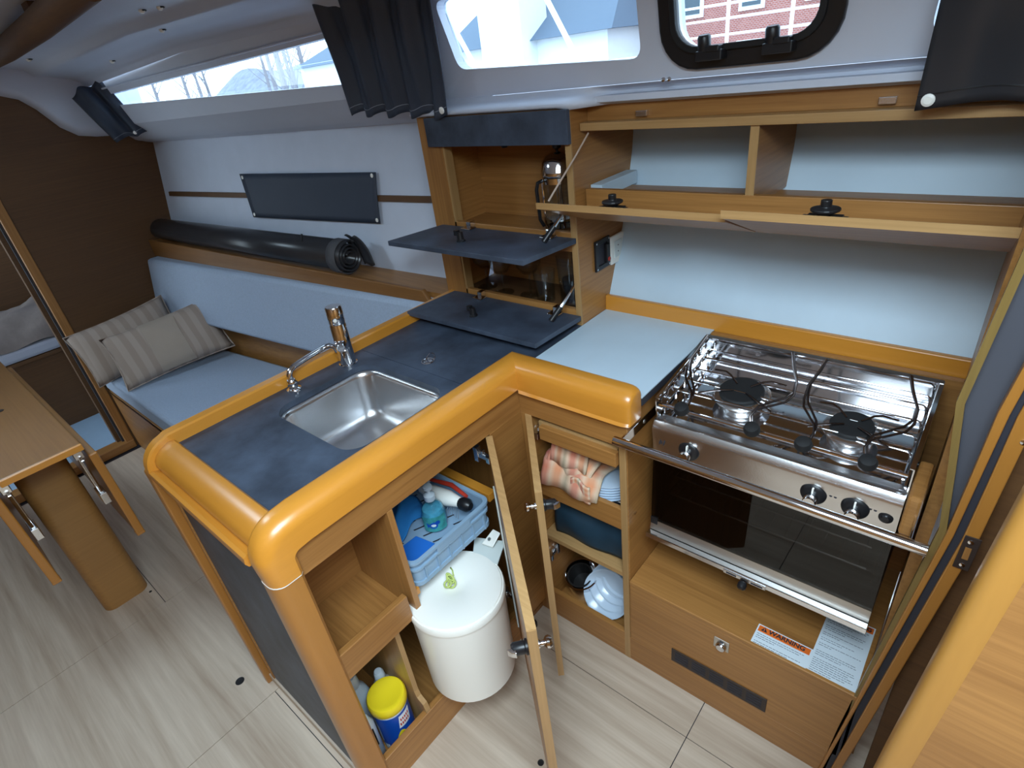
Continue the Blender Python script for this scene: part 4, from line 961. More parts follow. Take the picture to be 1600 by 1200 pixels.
def flap(z0, zf, label, yf=0.080):
    bm = BM(); hexa(bm, [(-0.507, 0.296, z0), (0.002, 0.296, z0), (0.002, yf, zf), (-0.507, yf, zf)], [(-0.507, 0.296, z0+0.014), (0.002, 0.296, z0+0.014), (0.002, yf, zf+0.014), (-0.507, yf, zf+0.014)])
    f = obj('flap_door', bm, SL, tw, label=label, bevel=0.0012)
    sl = lambda y: z0+0.014+(zf-z0)*(0.296-y)/(0.296-yf)
    y = 0.155; z = sl(y); x = -0.285
    bm = BM(); lathe(bm, [(0.013, 0), (0.013, 0.003), (0.010, 0.006), (0.008, 0.026), (0, 0.026)], (x, y, z), (0, 0, 1), 18); box(bm, x-0.018, x-0.005, y-0.006, y+0.006, z+0.016, z+0.030)
    k = obj('latch', bm, BLACK, f, smooth=True); obj('bolt', box(BM(), x-0.021, x-0.016, y-0.005, y+0.005, z+0.017, z+0.029), STEEL, k, bevel=0.001)
    obj('pull_knob', lathe(BM(), [(0.009, 0), (0.009, 0.004), (0.005, 0.008), (0.010, 0.016), (0, 0.018)], (x, y, z-0.014), (0, 0, -1), 16), STEEL, f, smooth=True)
    for hx in (-0.375, -0.075):
        bm = BM(); box(bm, hx-0.02, hx+0.02, 0.262, 0.292, sl(0.27), sl(0.27)+0.004); box(bm, hx-0.008, hx+0.008, 0.278, 0.302, sl(0.27), sl(0.27)+0.020)
        obj('hinge', bm, STEEL, f, bevel=0.003)
    bm = BM(); tube(bm, [(-0.045, 0.225, sl(0.225)+0.006), (-0.028, 0.262, sl(0.25)+0.050), (-0.020, 0.306, sl(0.29)+0.085)], [0.0055, 0.0055, 0.003], 8)
    st = obj('stay', bm, STEEL, f, smooth=True); obj('stay_sleeve', tube(BM(), [(-0.048, 0.222, sl(0.225)+0.004), (-0.033, 0.252, sl(0.25)+0.038)], 0.008, 10), BLACK, st, smooth=True)
flap(1.140, 1.152, 'slate-coloured upper drop-down lid', 0.074); flap(0.918, 0.926, 'slate-coloured lower drop-down lid', 0.085)
obj('top_lid', box(BM(), -0.500, 0.003, TY-0.016, TY-0.002, 1.384, 1.461), SL, tw, label='closed slate-coloured top lid', bevel=0.0012)
obj('top_latch', lathe(BM(), [(0.012, 0), (0.012, 0.006), (0.008, 0.014), (0, 0.014)], (-0.235, 0.325, 1.388), (0, 0, -1), 14), BLACK, tw)

# french press
fp = thing('french_press', 'glass and chrome french press in the upper cupboard compartment', 'coffee maker', (-0.105, 0.385, 1.145))
c = (-0.105, 0.385, 1.146)
obj('glass_beaker', lathe(BM(), [(0.043, 0.006), (0.043, 0.150), (0.041, 0.150), (0.041, 0.008), (0, 0.008)], c, (0, 0, 1), 28), GLASS, fp, smooth=True)
bm = BM(); lathe(bm, [(0.046, 0), (0.046, 0.012), (0.0445, 0.012), (0.0445, 0.0), (0, 0)], c, (0, 0, 1), 28); 
for k in range(4):
    a = radians(45+90*k); tube(bm, [(c[0]+0.046*cos(a), c[1]+0.046*sin(a), c[2]+0.006), (c[0]+0.046*cos(a), c[1]+0.046*sin(a), c[2]+0.140)], 0.003, 6)
lathe(bm, [(0.0445, 0.130), (0.0465, 0.130), (0.0465, 0.145), (0.0445, 0.145)], c, (0, 0, 1), 28)
obj('frame', bm, STEEL, fp, smooth=True)
obj('lid', lathe(BM(), [(0.048, 0.148), (0.050, 0.153), (0.048, 0.160), (0.047, 0.166), (0.045, 0.172), (0.043, 0.184), (0.034, 0.198), (0.018, 0.206), (0, 0.208)], c, (0, 0, 1), 28), STEEL, fp, smooth=True)
obj('knob', lathe(BM(), [(0.004, 0.205), (0.004, 0.212), (0.011, 0.216), (0.013, 0.225), (0.009, 0.233), (0, 0.235)], c, (0, 0, 1), 18), BLACK, fp, smooth=True)
obj('handle', tube(BM(), [(c[0]-0.025, c[1]-0.042, c[2]+0.140), (c[0]-0.029, c[1]-0.058, c[2]+0.137), (c[0]-0.031, c[1]-0.063, c[2]+0.12), (c[0]-0.030, c[1]-0.060, c[2]+0.04), (c[0]-0.028, c[1]-0.048, c[2]+0.02)], 0.005, 8), BLACK, fp, smooth=True)
obj('plunger', tube(BM(), [(c[0], c[1], c[2]+0.03), (c[0], c[1], c[2]+0.2)], 0.002, 6), STEEL, fp); obj('filter', lathe(BM(), [(0, 0.028), (0.040, 0.028), (0.040, 0.034), (0, 0.036)], c, (0, 0, 1), 24), STEEL, fp)
# glasses
def wine(x, y, label, s=1.0):
    g_ = thing('wine_glass', label, 'glass', (x, y, 0.930), 'stemmed glasses in the lower cupboard'); c = (x, y, 0.930)
    obj('foot', lathe(BM(), [(0.034*s, 0), (0.034*s, 0.002), (0.006, 0.005), (0, 0.005)], c, (0, 0, 1), 24), GLASS, g_, smooth=True)
    obj('stem', lathe(BM(), [(0.0035, 0.005), (0.003, 0.03), (0.0035, 0.062*s)], c, (0, 0, 1), 12), GLASS, g_, smooth=True)
    obj('bowl', lathe(BM(), [(0.0, 0.062*s), (0.020*s, 0.070*s), (0.036*s, 0.090*s), (0.041*s, 0.115*s), (0.038*s, 0.140*s), (0.034*s, 0.158*s), (0.0325*s, 0.158*s), (0.037*s, 0.138*s), (0.039*s, 0.115*s), (0.034*s, 0.092*s), (0.018*s, 0.073*s), (0, 0.066*s)], c, (0, 0, 1), 28), GLASS, g_, smooth=True)
def tumbler(x, y, h, r, label):
    g_ = obj('tumbler', lathe(BM(), [(r*0.8, 0), (r, h), (r-0.0015, h), (r*0.8-0.002, 0.008), (0, 0.008)], (x, y, 0.930), (0, 0, 1), 28), GLASS, None, smooth=True)
    tag(g_, label, 'glass', 'tumblers in the lower cupboard')
wine(-0.425, 0.372, 'stemmed wine glass at the far left of the lower cupboard shelf'); wine(-0.335, 0.352, 'balloon wine glass second from the left behind the stay-open lid'); wine(-0.24, 0.375, 'stemmed wine glass in the middle of the lower cupboard shelf', 1.04)
tumbler(-0.165, 0.355, 0.095, 0.034, 'short clear tumbler to the right of the wine glasses'); tumbler(-0.095, 0.385, 0.14, 0.036, 'tall clear tumbler behind the short one at the right'); tumbler(-0.055, 0.345, 0.09, 0.030, 'clear tumbler nearest the right side of the lower cupboard')

# sockets on the side of the cupboard
so = thing('black_socket', 'black recessed switch socket on the wooden side of the tall cupboard', 'socket', (0.0, 0.42, 1.07))
bm = BM(); y0, y1, z0, z1 = 0.378, 0.452, 1.032, 1.118
ring_fill(bm, rrect((y0+y1)/2, (z0+z1)/2, 0.048, 0.060, 0.003, 3), to_rect(rrect((y0+y1)/2, (z0+z1)/2, 0.048, 0.060, 0.003, 3), y0, y1, z0, z1), lambda y, z: (0.007, y, z), lambda y, z: (0.001, y, z)); obj('plate', bm, BLACK, so, bevel=0.001)
obj('recess', box(BM(), 0.001, 0.003, y0+0.01, y1-0.01, z0+0.01, z1-0.01), INK, so); obj('rocker', box(BM(), 0.003, 0.014, 0.425, 0.442, 1.045, 1.100), BLACK, so, bevel=0.002); obj('red_button', lathe(BM(), [(0.006, 0), (0.006, 0.003), (0, 0.004)], (0.013, 0.434, 1.056), (1, 0, 0), 14), REDP, so)
for y in (y0+0.006, y1-0.006):
    for z in (z0+0.006, z1-0.006): obj('screw', lathe(BM(), [(0.003, 0), (0.003, 0.001), (0, 0.002)], (0.007, y, z), (1, 0, 0), 10), STEEL, so)
so = thing('white_socket', 'white square mains socket beside the black switch socket', 'socket', (0.0, 0.49, 1.07))
obj('plate', box(BM(), 0.001, 0.009, 0.455, 0.527, 1.028, 1.110), CREAM, so, bevel=0.003); obj('insert', box(BM(), 0.009, 0.011, 0.470, 0.512, 1.046, 1.094), CREAM2, so, bevel=0.001)
for z in (1.060, 1.078): obj('pin_hole', box(BM(), 0.011, 0.0115, 0.487, 0.491, z, z+0.003), INK, so)

# ------------------------------------------------------------------ shelf unit above the galley
su = thing('galley_shelf_unit', 'wooden wall shelf unit with two drop-down flaps above the galley', 'shelf unit', (0.44, 0.4, 1.22))
SY_ = 0.347; XR = 0.93
B('front_ledge', 0.005, XR, SY_, SY_+0.016, 1.200, 1.268, WX, su); B('bottom_board', 0.0, XR, SY_+0.01, 0.535, 1.222, 1.238, WX, su)
B('top_board', 0.002, XR, SY_-0.006, 0.50, 1.406, 1.424, SX, su); B('upper_rail', 0.0, XR, SY_+0.030, SY_+0.044, 1.424, 1.462, WX, su)
B('divider', 0.412, 0.428, SY_+0.004, 0.60, 1.236, 1.408, WY, su); B('divider_edge', 0.411, 0.429, SY_+0.001, SY_+0.005, 1.266, 1.406, SZ, su, 0.0006)
B('corner_ledge', 0.001, 0.035, SY_+0.03, 0.56, 1.238, 1.272, WHITE, su)
for nm, xa, xb, yf, zf, mt, lb in (('flap_door', -0.015, 0.443, 0.165, 1.262, SX, None), ('flap_door', 0.447, 0.93, 0.130, 1.279, None, 'paler flap at the right')):
    m_ = WX
    bm = BM(); hexa(bm, [(xa, SY_-0.004, 1.192), (xb, SY_-0.004, 1.192), (xb, yf, zf), (xa, yf, zf)], [(xa, SY_-0.004, 1.206), (xb, SY_-0.004, 1.206), (xb, yf, zf+0.014), (xa, yf, zf+0.014)])
    f = obj(nm, bm, m_, su, bevel=0.001, label=lb)
    bm = BM(); hexa(bm, [(xa, yf-0.001, zf-0.0005), (xb, yf-0.001, zf-0.0005), (xb, yf-0.001, zf+0.0145), (xa, yf-0.001, zf+0.0145)], [(xa, yf+0.001, zf-0.0005), (xb, yf+0.001, zf-0.0005), (xb, yf+0.001, zf+0.0145), (xa, yf+0.001, zf+0.0145)])
    obj('edge_band', bm, SX, f)
    lx = 0.165 if xa < 0 else 0.610
    ly = yf+0.050; zt = 0.007+zf+0.014-(zf-1.192)*0.055/(SY_-0.004-yf)
    bm = BM(); box(bm, lx-0.028, lx+0.028, ly-0.012, ly+0.012, zt-0.006, zt+0.004); lathe(bm, [(0.010, 0.0), (0.012, 0.006), (0.024, 0.012), (0.024, 0.016), (0.009, 0.018), (0.009, 0.030), (0, 0.030)], (lx, ly, zt), (0, 0, 1), 20)
    obj('latch', bm, BLACK, f, bevel=0.001)
    obj('latch_plate', box(BM(), lx-0.036, lx+0.036, ly-0.008, ly+0.008, zt-0.002, zt+0.002), BRUSH, f)
for x in (0.155, 0.640): obj('strike_plate', box(BM(), x-0.014, x+0.014, SY_+0.018, SY_+0.030, 1.430, 1.442), BRUSH, su, bevel=0.001)
obj('stay_cord', tube(BM(), [(0.02, SY_+0.003, 1.400), (0.012, 0.30, 1.355), (0.000, 0.235, 1.300), (-0.004, 0.200, 1.272)], 0.0024, 6), CORD, su)
# fiddle along the back of the galley
fd = obj('fiddle_rail', hexa(BM(), [(0.0, 0.425, 0.895), (0.880, 0.425, 0.895), (0.880, 0.442, 0.895), (0.0, 0.442, 0.895)], [(0.0, 0.428, 0.945), (0.880, 0.428, 0.938), (0.880, 0.444, 0.938), (0.0, 0.444, 0.945)]), AMX, None, bevel=0.003)
tag(fd, 'amber wooden fiddle rail along the back of the galley worktop', 'rail')
tag(bb, 'amber wooden buffer block between cooker and right-hand partition', 'block')

# ------------------------------------------------------------------ right-hand partition and door frame
pt = struct('wall_galley_end'); pt.name = 'wall_right_partition'; WORLDLOC[pt.name] = Vector((0, 0, 0))
ZS = (0.0, 0.20, 0.84, 0.95, 1.075, 1.226, 1.50)
def lean(name, xl, xr, y0, y1, mat, parent, bevel=0.0, zs=ZS):
    """upright board whose edges follow the flare of the partition: one left and right x per height"""
    bm = BM(); L_ = [[bm.verts.new((a, y0, z)), bm.verts.new((b, y0, z)), bm.verts.new((b, y1, z)), bm.verts.new((a, y1, z))] for a, b, z in zip(xl, xr, zs)]
    for A_, B_ in zip(L_, L_[1:]):
        for k in range(4): bm.faces.new((A_[k], A_[(k+1) % 4], B_[(k+1) % 4], B_[k]))
    bm.faces.new(L_[0]); bm.faces.new(L_[-1][::-1]); return obj(name, bm, mat, parent, bevel=bevel)
OL = [0.826, 0.838, 0.890, 0.877, 0.861, 0.872, 0.892]; OR = [x+0.010 for x in OL]
PB = [0.861, 0.861, 0.866, 0.866, 0.866, 0.870, 0.878]
lean('partition', PB, [x+0.020 for x in PB], 0.09, 0.69, WY, pt); lean('partition_edge', OL, OR, 0.0, 0.014, OLV, pt)
GREYP = plain('grey_satin_panel', (0.075, 0.078, 0.095), 0.35, coat=0.1)
lean('grey_panel', [x+0.006 for x in OL], [0.845, 0.858, 0.905, 0.908, 0.912, 0.935, 0.98], 0.016, 0.020, GREYP, pt)
B('dark_opening_fill', 0.905, 1.60, 0.03, 0.04, 0.0, 1.46, DX, pt)  # dark board behind the doorway, its colour stands for the unlit aft cabin
d2 = struct('door_2', loc=(0.92, -0.0, 0))
A1 = [0.823, 0.842, 0.900, 0.904, 0.908, 0.924, 0.955]; G1 = [0.830, 0.849, 0.910, 0.915, 0.921, 0.936, 0.966]; A2 = [0.843, 0.862, 0.921, 0.925, 0.929, 0.944, 0.976]; A3 = [0.860, 0.880, 0.940, 0.944, 0.949, 0.962, 0.994]
lean('jamb', A1, G1, -0.008, 0.014, AMZ, d2, 0.002); lean('dark_strip', G1, A2, 0.000, 0.012, INK, d2); lean('jamb', A2, A3, -0.006, 0.028, AMZ, d2, 0.002)  # two amber jambs with a dark strip between them
sk_ = obj('strike_plate', hexa(BM(), [(0.921, -0.0085, 0.782), (0.942, -0.0085, 0.782), (0.944, -0.0085, 0.852), (0.923, -0.0085, 0.852)], [(0.921, -0.0062, 0.782), (0.942, -0.0062, 0.782), (0.944, -0.0062, 0.852), (0.923, -0.0062, 0.852)]), VENT, d2, bevel=0.001)
obj('strike_hole', box(BM(), 0.928, 0.936, -0.0092, -0.0085, 0.805, 0.830), WZ, sk_)
for z in (0.792, 0.842): obj('screw', lathe(BM(), [(0.004, 0), (0.004, 0.001), (0, 0.002)], (0.932, -0.0085, z), (0, -1, 0), 12), STEEL, sk_)
obj('screw', lathe(BM(), [(0.004, 0), (0.004, 0.002), (0, 0.003)], (0.945, -0.006, 1.04), (0, -1, 0), 12), STEEL, d2)
# opened cabin door standing in the right foreground
ed = thing('companionway_cabinet', 'veneered cabinet corner with rounded amber edge in the right foreground', 'cabinet', (1.2, -0.5, 0))
bm = BM()
xl = [0.868, 0.878, 0.896, 0.912, 0.925]; zc = [0.0, 0.4, 0.80, 1.10, 1.34]
L_ = [[bm.verts.new((a+(x-0.0)*1.0, y, z)) for x, y in rrect(0.017, -0.383, 0.034, 0.036, 0.012, 5)] for a, z in zip(xl, zc)]
for A_, B_ in zip(L_, L_[1:]):
    for k in range(len(A_)): bm.faces.new((A_[k], A_[(k+1) % len(A_)], B_[(k+1) % len(A_)], B_[k]))
bm.faces.new(L_[0]); bm.faces.new(L_[-1][::-1]); obj('edge_post', bm, AMR, ed, smooth=True)
obj('face_panel', hexa(BM(), [(0.890, -0.400, 0.0), (1.60, -0.400, 0.0), (1.60, -0.386, 0.0), (0.890, -0.386, 0.0)], [(0.945, -0.400, 1.32), (1.60, -0.400, 1.32), (1.60, -0.386, 1.32), (0.945, -0.386, 1.32)]), WX, ed)
# ------------------------------------------------------------------ curtains
def curtain(label, TL, TR, BR, BL, folds, amp, mat, nu=60, nv=24, snap=None, yfn=None, gath=0.0, seed=1):
    rnd = random.Random(seed); ph = [rnd.uniform(0, 6.28) for _ in range(6)]
    TL, TR, BR, BL = map(Vector, (TL, TR, BR, BL)); nrm = (TR-TL).cross(BL-TL).normalized()
    def fn(u, v):
        p = (TL*(1-u)+TR*u)*(1-v)+(BL*(1-u)+BR*u)*v
        w = amp*(sin(2*pi*folds*u+ph[0]+1.2*v)+0.45*sin(2*pi*folds*1.9*u+ph[1]-1.5*v)+0.3*sin(5*v+ph[2]+6*u))
        return p + nrm*w + Vector((0, 0, 1))*(0.006*sin(2*pi*folds*u+ph[3])*v) + Vector((0, 0, 1))*(0.008*sin(2*pi*folds*u+ph[4])*(1-v))
    t = thing('curtain', label, 'curtain', tuple((TL+TR+BR+BL)/4))
    obj('cloth', sheet(BM(), fn, nu, nv), mat, t, smooth='all', solid=0.0022)
    obj('hem', tube(BM(), [Vector(fn(u/40, 0.93))-nrm*0.0*u + (nrm if nrm.y < 0 else -nrm)*0.0018 for u in range(41)], 0.0012, 4), GREYINK if mat is CURT else BLACK, t)
    if snap:
        for (u, v, r) in snap:
            p = Vector(fn(u, v)); s = nrm if nrm.y < 0 else -nrm
            obj('snap', lathe(BM(), [(r, 0.0), (r, 0.003), (r*0.6, 0.005), (0, 0.005)], p+s*0.002, s, 18), CREAM, t)
    return t
curtain('narrow charcoal curtain bunched beside the forward bulkhead', (-2.42, -0.030, 1.668), (-2.34, 0.090, 1.722), (-2.27, 0.170, 1.488), (-2.33, 0.040, 1.470), 1.6, 0.012, CURT, 30, 16, [(0.72, 0.93, 0.008)], seed=3)
curtain('wide gathered charcoal curtain hanging between the two long windows', (-0.80, 0.235, 1.790), (-0.335, 0.255, 1.765), (-0.395, 0.285, 1.462), (-0.80, 0.275, 1.488), 4.2, 0.013, CURT, 90, 26, [(0.965, 0.94, 0.009)], seed=5)
curtain('glossy charcoal curtain at the top right corner, with a white snap', (0.705, 0.262, 1.74), (1.15, 0.262, 1.74), (1.15, 0.292, 1.425), (0.694, 0.292, 1.432), 2.1, 0.007, LEAT, 60, 26, [(0.035, 0.955, 0.0095)], seed=9)

# small liner fittings
for (x, y, z) in ((-2.20, -0.22, 1.80), (-2.02, 0.075, 1.772), (-1.50, 0.10, 1.788), (-1.28, 0.0, 1.797), (-1.20, 0.03, 1.795)):
    pass
def rooftop(x, y):
    best = None
    for k in range(0, 400):
        p = roofpt(x, (len(roof)-1)*k/400)
        if best is None or abs(p[1]-y) < abs(best[1]-y): best = p
    return best
i = 0
names = ['first small white courtesy light in the ceiling, nearest the bulkhead', 'small white courtesy light in the ceiling above the narrow curtain', 'small white courtesy light in the ceiling above the long window', 'left one of the paired white buttons in the ceiling', 'right one of the paired white buttons in the ceiling']
LIGHTS = [(-2.24, -0.16), (-2.02, 0.06), (-1.44, 0.05), (-1.30, -0.045), (-1.23, -0.02)]
for (x, y), lb in zip(LIGHTS, names):
    p = Vector(rooftop(x, y)); t = thing('courtesy_light', lb, 'light', tuple(p), 'small ceiling courtesy lights')
    obj('lens', lathe(BM(), [(0.009, 0), (0.009, 0.005), (0.005, 0.010), (0, 0.010)], p+Vector((0, 0, 0.001)), (0, -0.15, -1), 16), CREAM, t, smooth=True)
    obj('bezel', tube(BM(), [p+Vector((0.016*cos(a), 0.012*sin(a)-0.001, -0.002)) for a in [pi*k/8 - 0.3 for k in range(9)]], 0.0022, 6), BLACK, t)
for i, x in enumerate((0.225, 0.238)):
    s = obj('snap_stud', lathe(BM(), [(0.0045, 0), (0.0045, 0.003), (0, 0.004)], (x, 0.337, 1.502), (0, -1, 0.2), 14), STEEL, None)
    tag(s, ('left' if i == 0 else 'right') + ' one of two small steel studs in the liner left of the portlight', 'stud', 'liner studs')
gb = thing('ceiling_handrail', 'dark brown wooden ceiling handrail crossing the upper left corner', 'handrail', (-1.6, -0.34, 1.8))
obj('rail', tube(BM(), [(-2.47, -0.235, 1.83), (-2.0, -0.27, 1.82), (-1.3, -0.325, 1.815), (-0.7, -0.37, 1.82)], 0.036, 16), DX, gb, smooth=True)
for x, y in ((-2.2, -0.255), (-1.3, -0.325), (-0.8, -0.362)): obj('rail_foot', box(BM(), x-0.03, x+0.03, y-0.012, y+0.012, 1.83, 1.872), DX, gb)

# ------------------------------------------------------------------ things in the sink unit
bn = thing('waste_bin', 'round white lidded waste bin standing out of the sink unit', 'bin', (0.03, -0.352, 0.17))
c = (0.030, -0.352, 0.0)
obj('drum', lathe(BM(), [(0.112, 0.172), (0.117, 0.178), (0.1205, 0.44), (0.1205, 0.452), (0.118, 0.452), (0.114, 0.19), (0, 0.19)], c, (0, 0, 1), 48), CREAM, bn, smooth=True)
lid = obj('lid', lathe(BM(), [(0.122, 0.446), (0.1245, 0.448), (0.1245, 0.462), (0.122, 0.467), (0.119, 0.467), (0.117, 0.470), (0.03, 0.4725), (0.026, 0.470), (0.0, 0.469)], c, (0, 0, 1), 48), CREAM, bn, smooth=True)
bm = BM()
for k in range(5):
    a0 = k*1.3; cc = Vector((0.016+0.006*cos(a0*2), -0.352+0.010*sin(a0*1.7), 0.479+0.003*k)); tube(bm, [cc+Vector((0.011*cos(a+a0), 0.009*sin(a+a0)*cos(a0), 0.005*sin(a+a0*2))) for a in [2*pi*j/14 for j in range(14)]], 0.0024, 6, closed=True)
tube(bm, [(0.005, -0.33, 0.475), (-0.012, -0.318, 0.474), (-0.022, -0.315, 0.473)], 0.002, 6)
obj('cord_knot', bm, ROPE, lid, smooth='all')
bm = BM(); hexa(bm, [(0.0, -0.255, 0.466), (0.07, -0.235, 0.466), (0.035, -0.165, 0.466), (-0.045, -0.20, 0.466)], [(0.0, -0.255, 0.470), (0.07, -0.235, 0.470), (0.035, -0.165, 0.470), (-0.045, -0.20, 0.470)]); obj('lid_wing', bm, CREAM2, bn)
bm = BM(); hexa(bm, [(-0.005, -0.212, 0.476), (0.028, -0.205, 0.476), (0.030, -0.172, 0.500), (0.004, -0.172, 0.500)], [(-0.005, -0.212, 0.480), (0.028, -0.205, 0.480), (0.030, -0.172, 0.504), (0.004, -0.172, 0.504)])
br = obj('bracket', bm, CREAM, bn, bevel=0.003); obj('bracket_hole', lathe(BM(), [(0.005, 0), (0.005, 0.001), (0, 0.001)], (0.010, -0.196, 0.490), (0, -0.5, 0.85), 12), SATIN, br)
bt = obj('shelf_batten', box(BM(), -0.42, -0.014, -0.150, -0.124, 0.572, 0.596), AMX, None, bevel=0.001); tag(bt, 'amber wooden batten along the right wall holding the blue crate', 'batten')
bt = obj('shelf_batten', box(BM(), -0.42, -0.006, -0.437, -0.425, 0.500, 0.520), AMX, None, bevel=0.001); tag(bt, 'amber wooden batten on the divider under the blue crate', 'batten')

# pale blue crate
cr_ = thing('blue_crate', 'pale blue plastic crate with slotted floor above the waste bin', 'crate', (-0.16, -0.30, 0.52))
cx0, cx1, cy0, cy1, cz0, cz1 = -0.345, 0.004, -0.434, -0.160, 0.520, 0.600
bm = BM(); out_b = rrect((cx0+cx1)/2, (cy0+cy1)/2, cx1-cx0-0.016, cy1-cy0-0.016, 0.02, 5); in_b = rrect((cx0+cx1)/2, (cy0+cy1)/2, cx1-cx0-0.022, cy1-cy0-0.022, 0.017, 5)
ring_fill(bm, in_b, out_b, lambda x, y: (x, y, cz1-0.002), lambda x, y: (x, y, cz0)); obj('wall', bm, BLUEP, cr_, smooth=True)
for z0, z1, e in ((cz1-0.007, cz1, 0.0), (cz1-0.030, cz1-0.024, 0.002), (cz0, cz0+0.012, 0.004)):
    bm = BM(); o_ = rrect((cx0+cx1)/2, (cy0+cy1)/2, cx1-cx0-2*e, cy1-cy0-2*e, 0.024, 5); i_ = rrect((cx0+cx1)/2, (cy0+cy1)/2, cx1-cx0-0.020, cy1-cy0-0.020, 0.018, 5)
    ring_fill(bm, i_, o_, lambda x, y: (x, y, z1), lambda x, y: (x, y, z0)); obj('rim' if z1 == cz1 else 'band', bm, BLUEP, cr_, smooth=True)
for i in range(6):
    y = cy0+0.035+i*0.041; obj('rib', box(BM(), cx1-0.010, cx1-0.002, y-0.0015, y+0.0015, cz0, cz1-0.028), BLUEP, cr_)
obj('handle_recess', box(BM(), cx1-0.009, cx1-0.001, -0.355, -0.24, cz1-0.024, cz1-0.007), BLUEP, cr_, bevel=0.002)
fl_ = obj('crate_floor', box(BM(), cx0+0.012, cx1-0.012, cy0+0.012, cy1-0.012, cz0+0.002, cz0+0.006), BLUEP, cr_)
for i in range(8):
    for j in range(3):
        x = cx0+0.035+i*0.038; y = cy0+0.05+j*0.075
        obj('slot', hexa(BM(), [(x, y, cz0+0.0061), (x+0.005, y, cz0+0.0061), (x+0.017, y+0.028, cz0+0.0061), (x+0.012, y+0.028, cz0+0.0061)], [(x, y, cz0+0.0066), (x+0.005, y, cz0+0.0066), (x+0.017, y+0.028, cz0+0.0066), (x+0.012, y+0.028, cz0+0.0066)]), INK, fl_)
fz = cz0+0.0066
# soap bottle
sb_ = thing('soap_bottle', 'clear pump soap bottle with blue tropical fish label in the crate', 'bottle', (-0.115, -0.262, fz))
c = (-0.115, -0.262, fz)
bm = BM(); prf = [(0.020, 0.0), (0.029, 0.004), (0.033, 0.020), (0.034, 0.045), (0.028, 0.070), (0.017, 0.085), (0.011, 0.092), (0.010, 0.098), (0, 0.098)]
lathe(bm, prf, c, (0, 0, 1), 28)
obj('bottle', bm, SOAP, sb_, smooth=True)
obj('soap', lathe(BM(), [(0, 0.003), (0.028, 0.005), (0.031, 0.020), (0.032, 0.045), (0.027, 0.066), (0, 0.068)], c, (0, 0, 1), 24), plain('blue_soap', (0.12, 0.40, 0.55), 0.2, var=0.5, vscale=60), sb_, smooth=True)
bm = BM()
def lab(u, v, r=0.0355): a = radians(-95+110*u); h = 0.012+0.048*v; return (c[0]+r*cos(a), c[1]+r*sin(a), c[2]+h)
sheet(bm, lab, 12, 4); obj('label', bm, plain('fish_label', (0.05, 0.30, 0.30), 0.4, var=0.9, vscale=55), sb_, smooth='all')
bm = BM()
for u0, v0, s in ((0.45, 0.45, 1.0), (0.62, 0.62, 0.6)):
    pts_ = [Vector(lab(u0+0.16*s*cos(a), v0+0.22*s*sin(a), 0.0362)) for a in [2*pi*k/12 for k in range(12)]]
    bm.faces.new([bm.verts.new(p) for p in pts_]); bm.faces.new([bm.verts.new(Vector(lab(u0+a*s, v0+b*s, 0.0363))) for a, b in ((-0.12, 0), (-0.28, 0.2), (-0.24, -0.16))])
obj('fish_picture', bm, BLUEL, sb_)
bm = BM()
pts_ = [Vector(lab(0.45+0.10*cos(a), 0.47+0.09*sin(a), 0.0366)) for a in [2*pi*k/12 for k in range(12)]]; bm.faces.new([bm.verts.new(p) for p in pts_]); obj('fish_stripe', bm, PAPER, sb_)
pm = obj('pump', lathe(BM(), [(0.014, 0.094), (0.015, 0.096), (0.015, 0.110), (0.010, 0.114), (0.005, 0.116), (0.005, 0.128), (0.012, 0.130), (0.012, 0.138), (0, 0.140)], c, (0, 0, 1), 20), BOTW, sb_, smooth=True)
obj('nozzle', tube(BM(), [(c[0], c[1], c[2]+0.134), (c[0]-0.012, c[1]+0.014, c[2]+0.134), (c[0]-0.020, c[1]+0.022, c[2]+0.128)], 0.0045, 8), BOTW, pm)
# scrubbing brush: white handle, red back, black end
bh = thing('dish_brush', 'white handled dish brush with red back and black tip in the crate', 'brush', (-0.14, -0.20, fz))
A0 = Vector((-0.20, -0.25, fz+0.052)); A1 = Vector((-0.040, -0.200, fz+0.060)); ax = (A1-A0).normalized(); sd_ = ax.cross(Vector((0, 0, 1))).normalized()
A0 = Vector((-0.215, -0.215, fz+0.050)); A1 = Vector((-0.045, -0.200, fz+0.058)); ax = (A1-A0).normalized()
obj('handle', tube(BM(), [A0, A0+(A1-A0)*0.25, A0+(A1-A0)*0.6, A1-ax*0.025], [0.012, 0.021, 0.022, 0.013], 12), CREAM, bh, smooth=True)
obj('tip', tube(BM(), [A1-ax*0.030, A1-ax*0.018, A1, A1+ax*0.010], [0.012, 0.018, 0.018, 0.010], 14), BLACK, bh, smooth=True)
obj('back_strip', tube(BM(), [A0+Vector((0, 0.030, 0.012)), A0+(A1-A0)*0.5+Vector((0, 0.034, 0.016)), A1+Vector((-0.02, 0.018, 0.008))], [0.005, 0.007, 0.005], 8), REDP, bh, smooth=True)
bm = BM()
for k in range(7): p = A1+Vector((-0.055+0.006*k, -0.018, -0.010)); tube(bm, [p, p+Vector((0.004*(k-3)*0.5, -0.012, -0.020))], 0.0007, 4)
obj('bristles', bm, GREYINK, bh)['kind'] = 'stuff'
bm = BM(); sheet(bm, lambda u, v: (-0.270+0.115*u+0.012*sin(6*v), -0.375+0.130*v+0.02*sin(4*u), fz+0.010+0.035*sin(pi*u)*sin(pi*v)+0.008*sin(11*u+5*v)), 16, 16)
tag(obj('blue_cloth', bm, BLUEC, None, smooth='all', solid=0.004), 'crumpled blue dish cloth at the back of the crate', 'cloth')
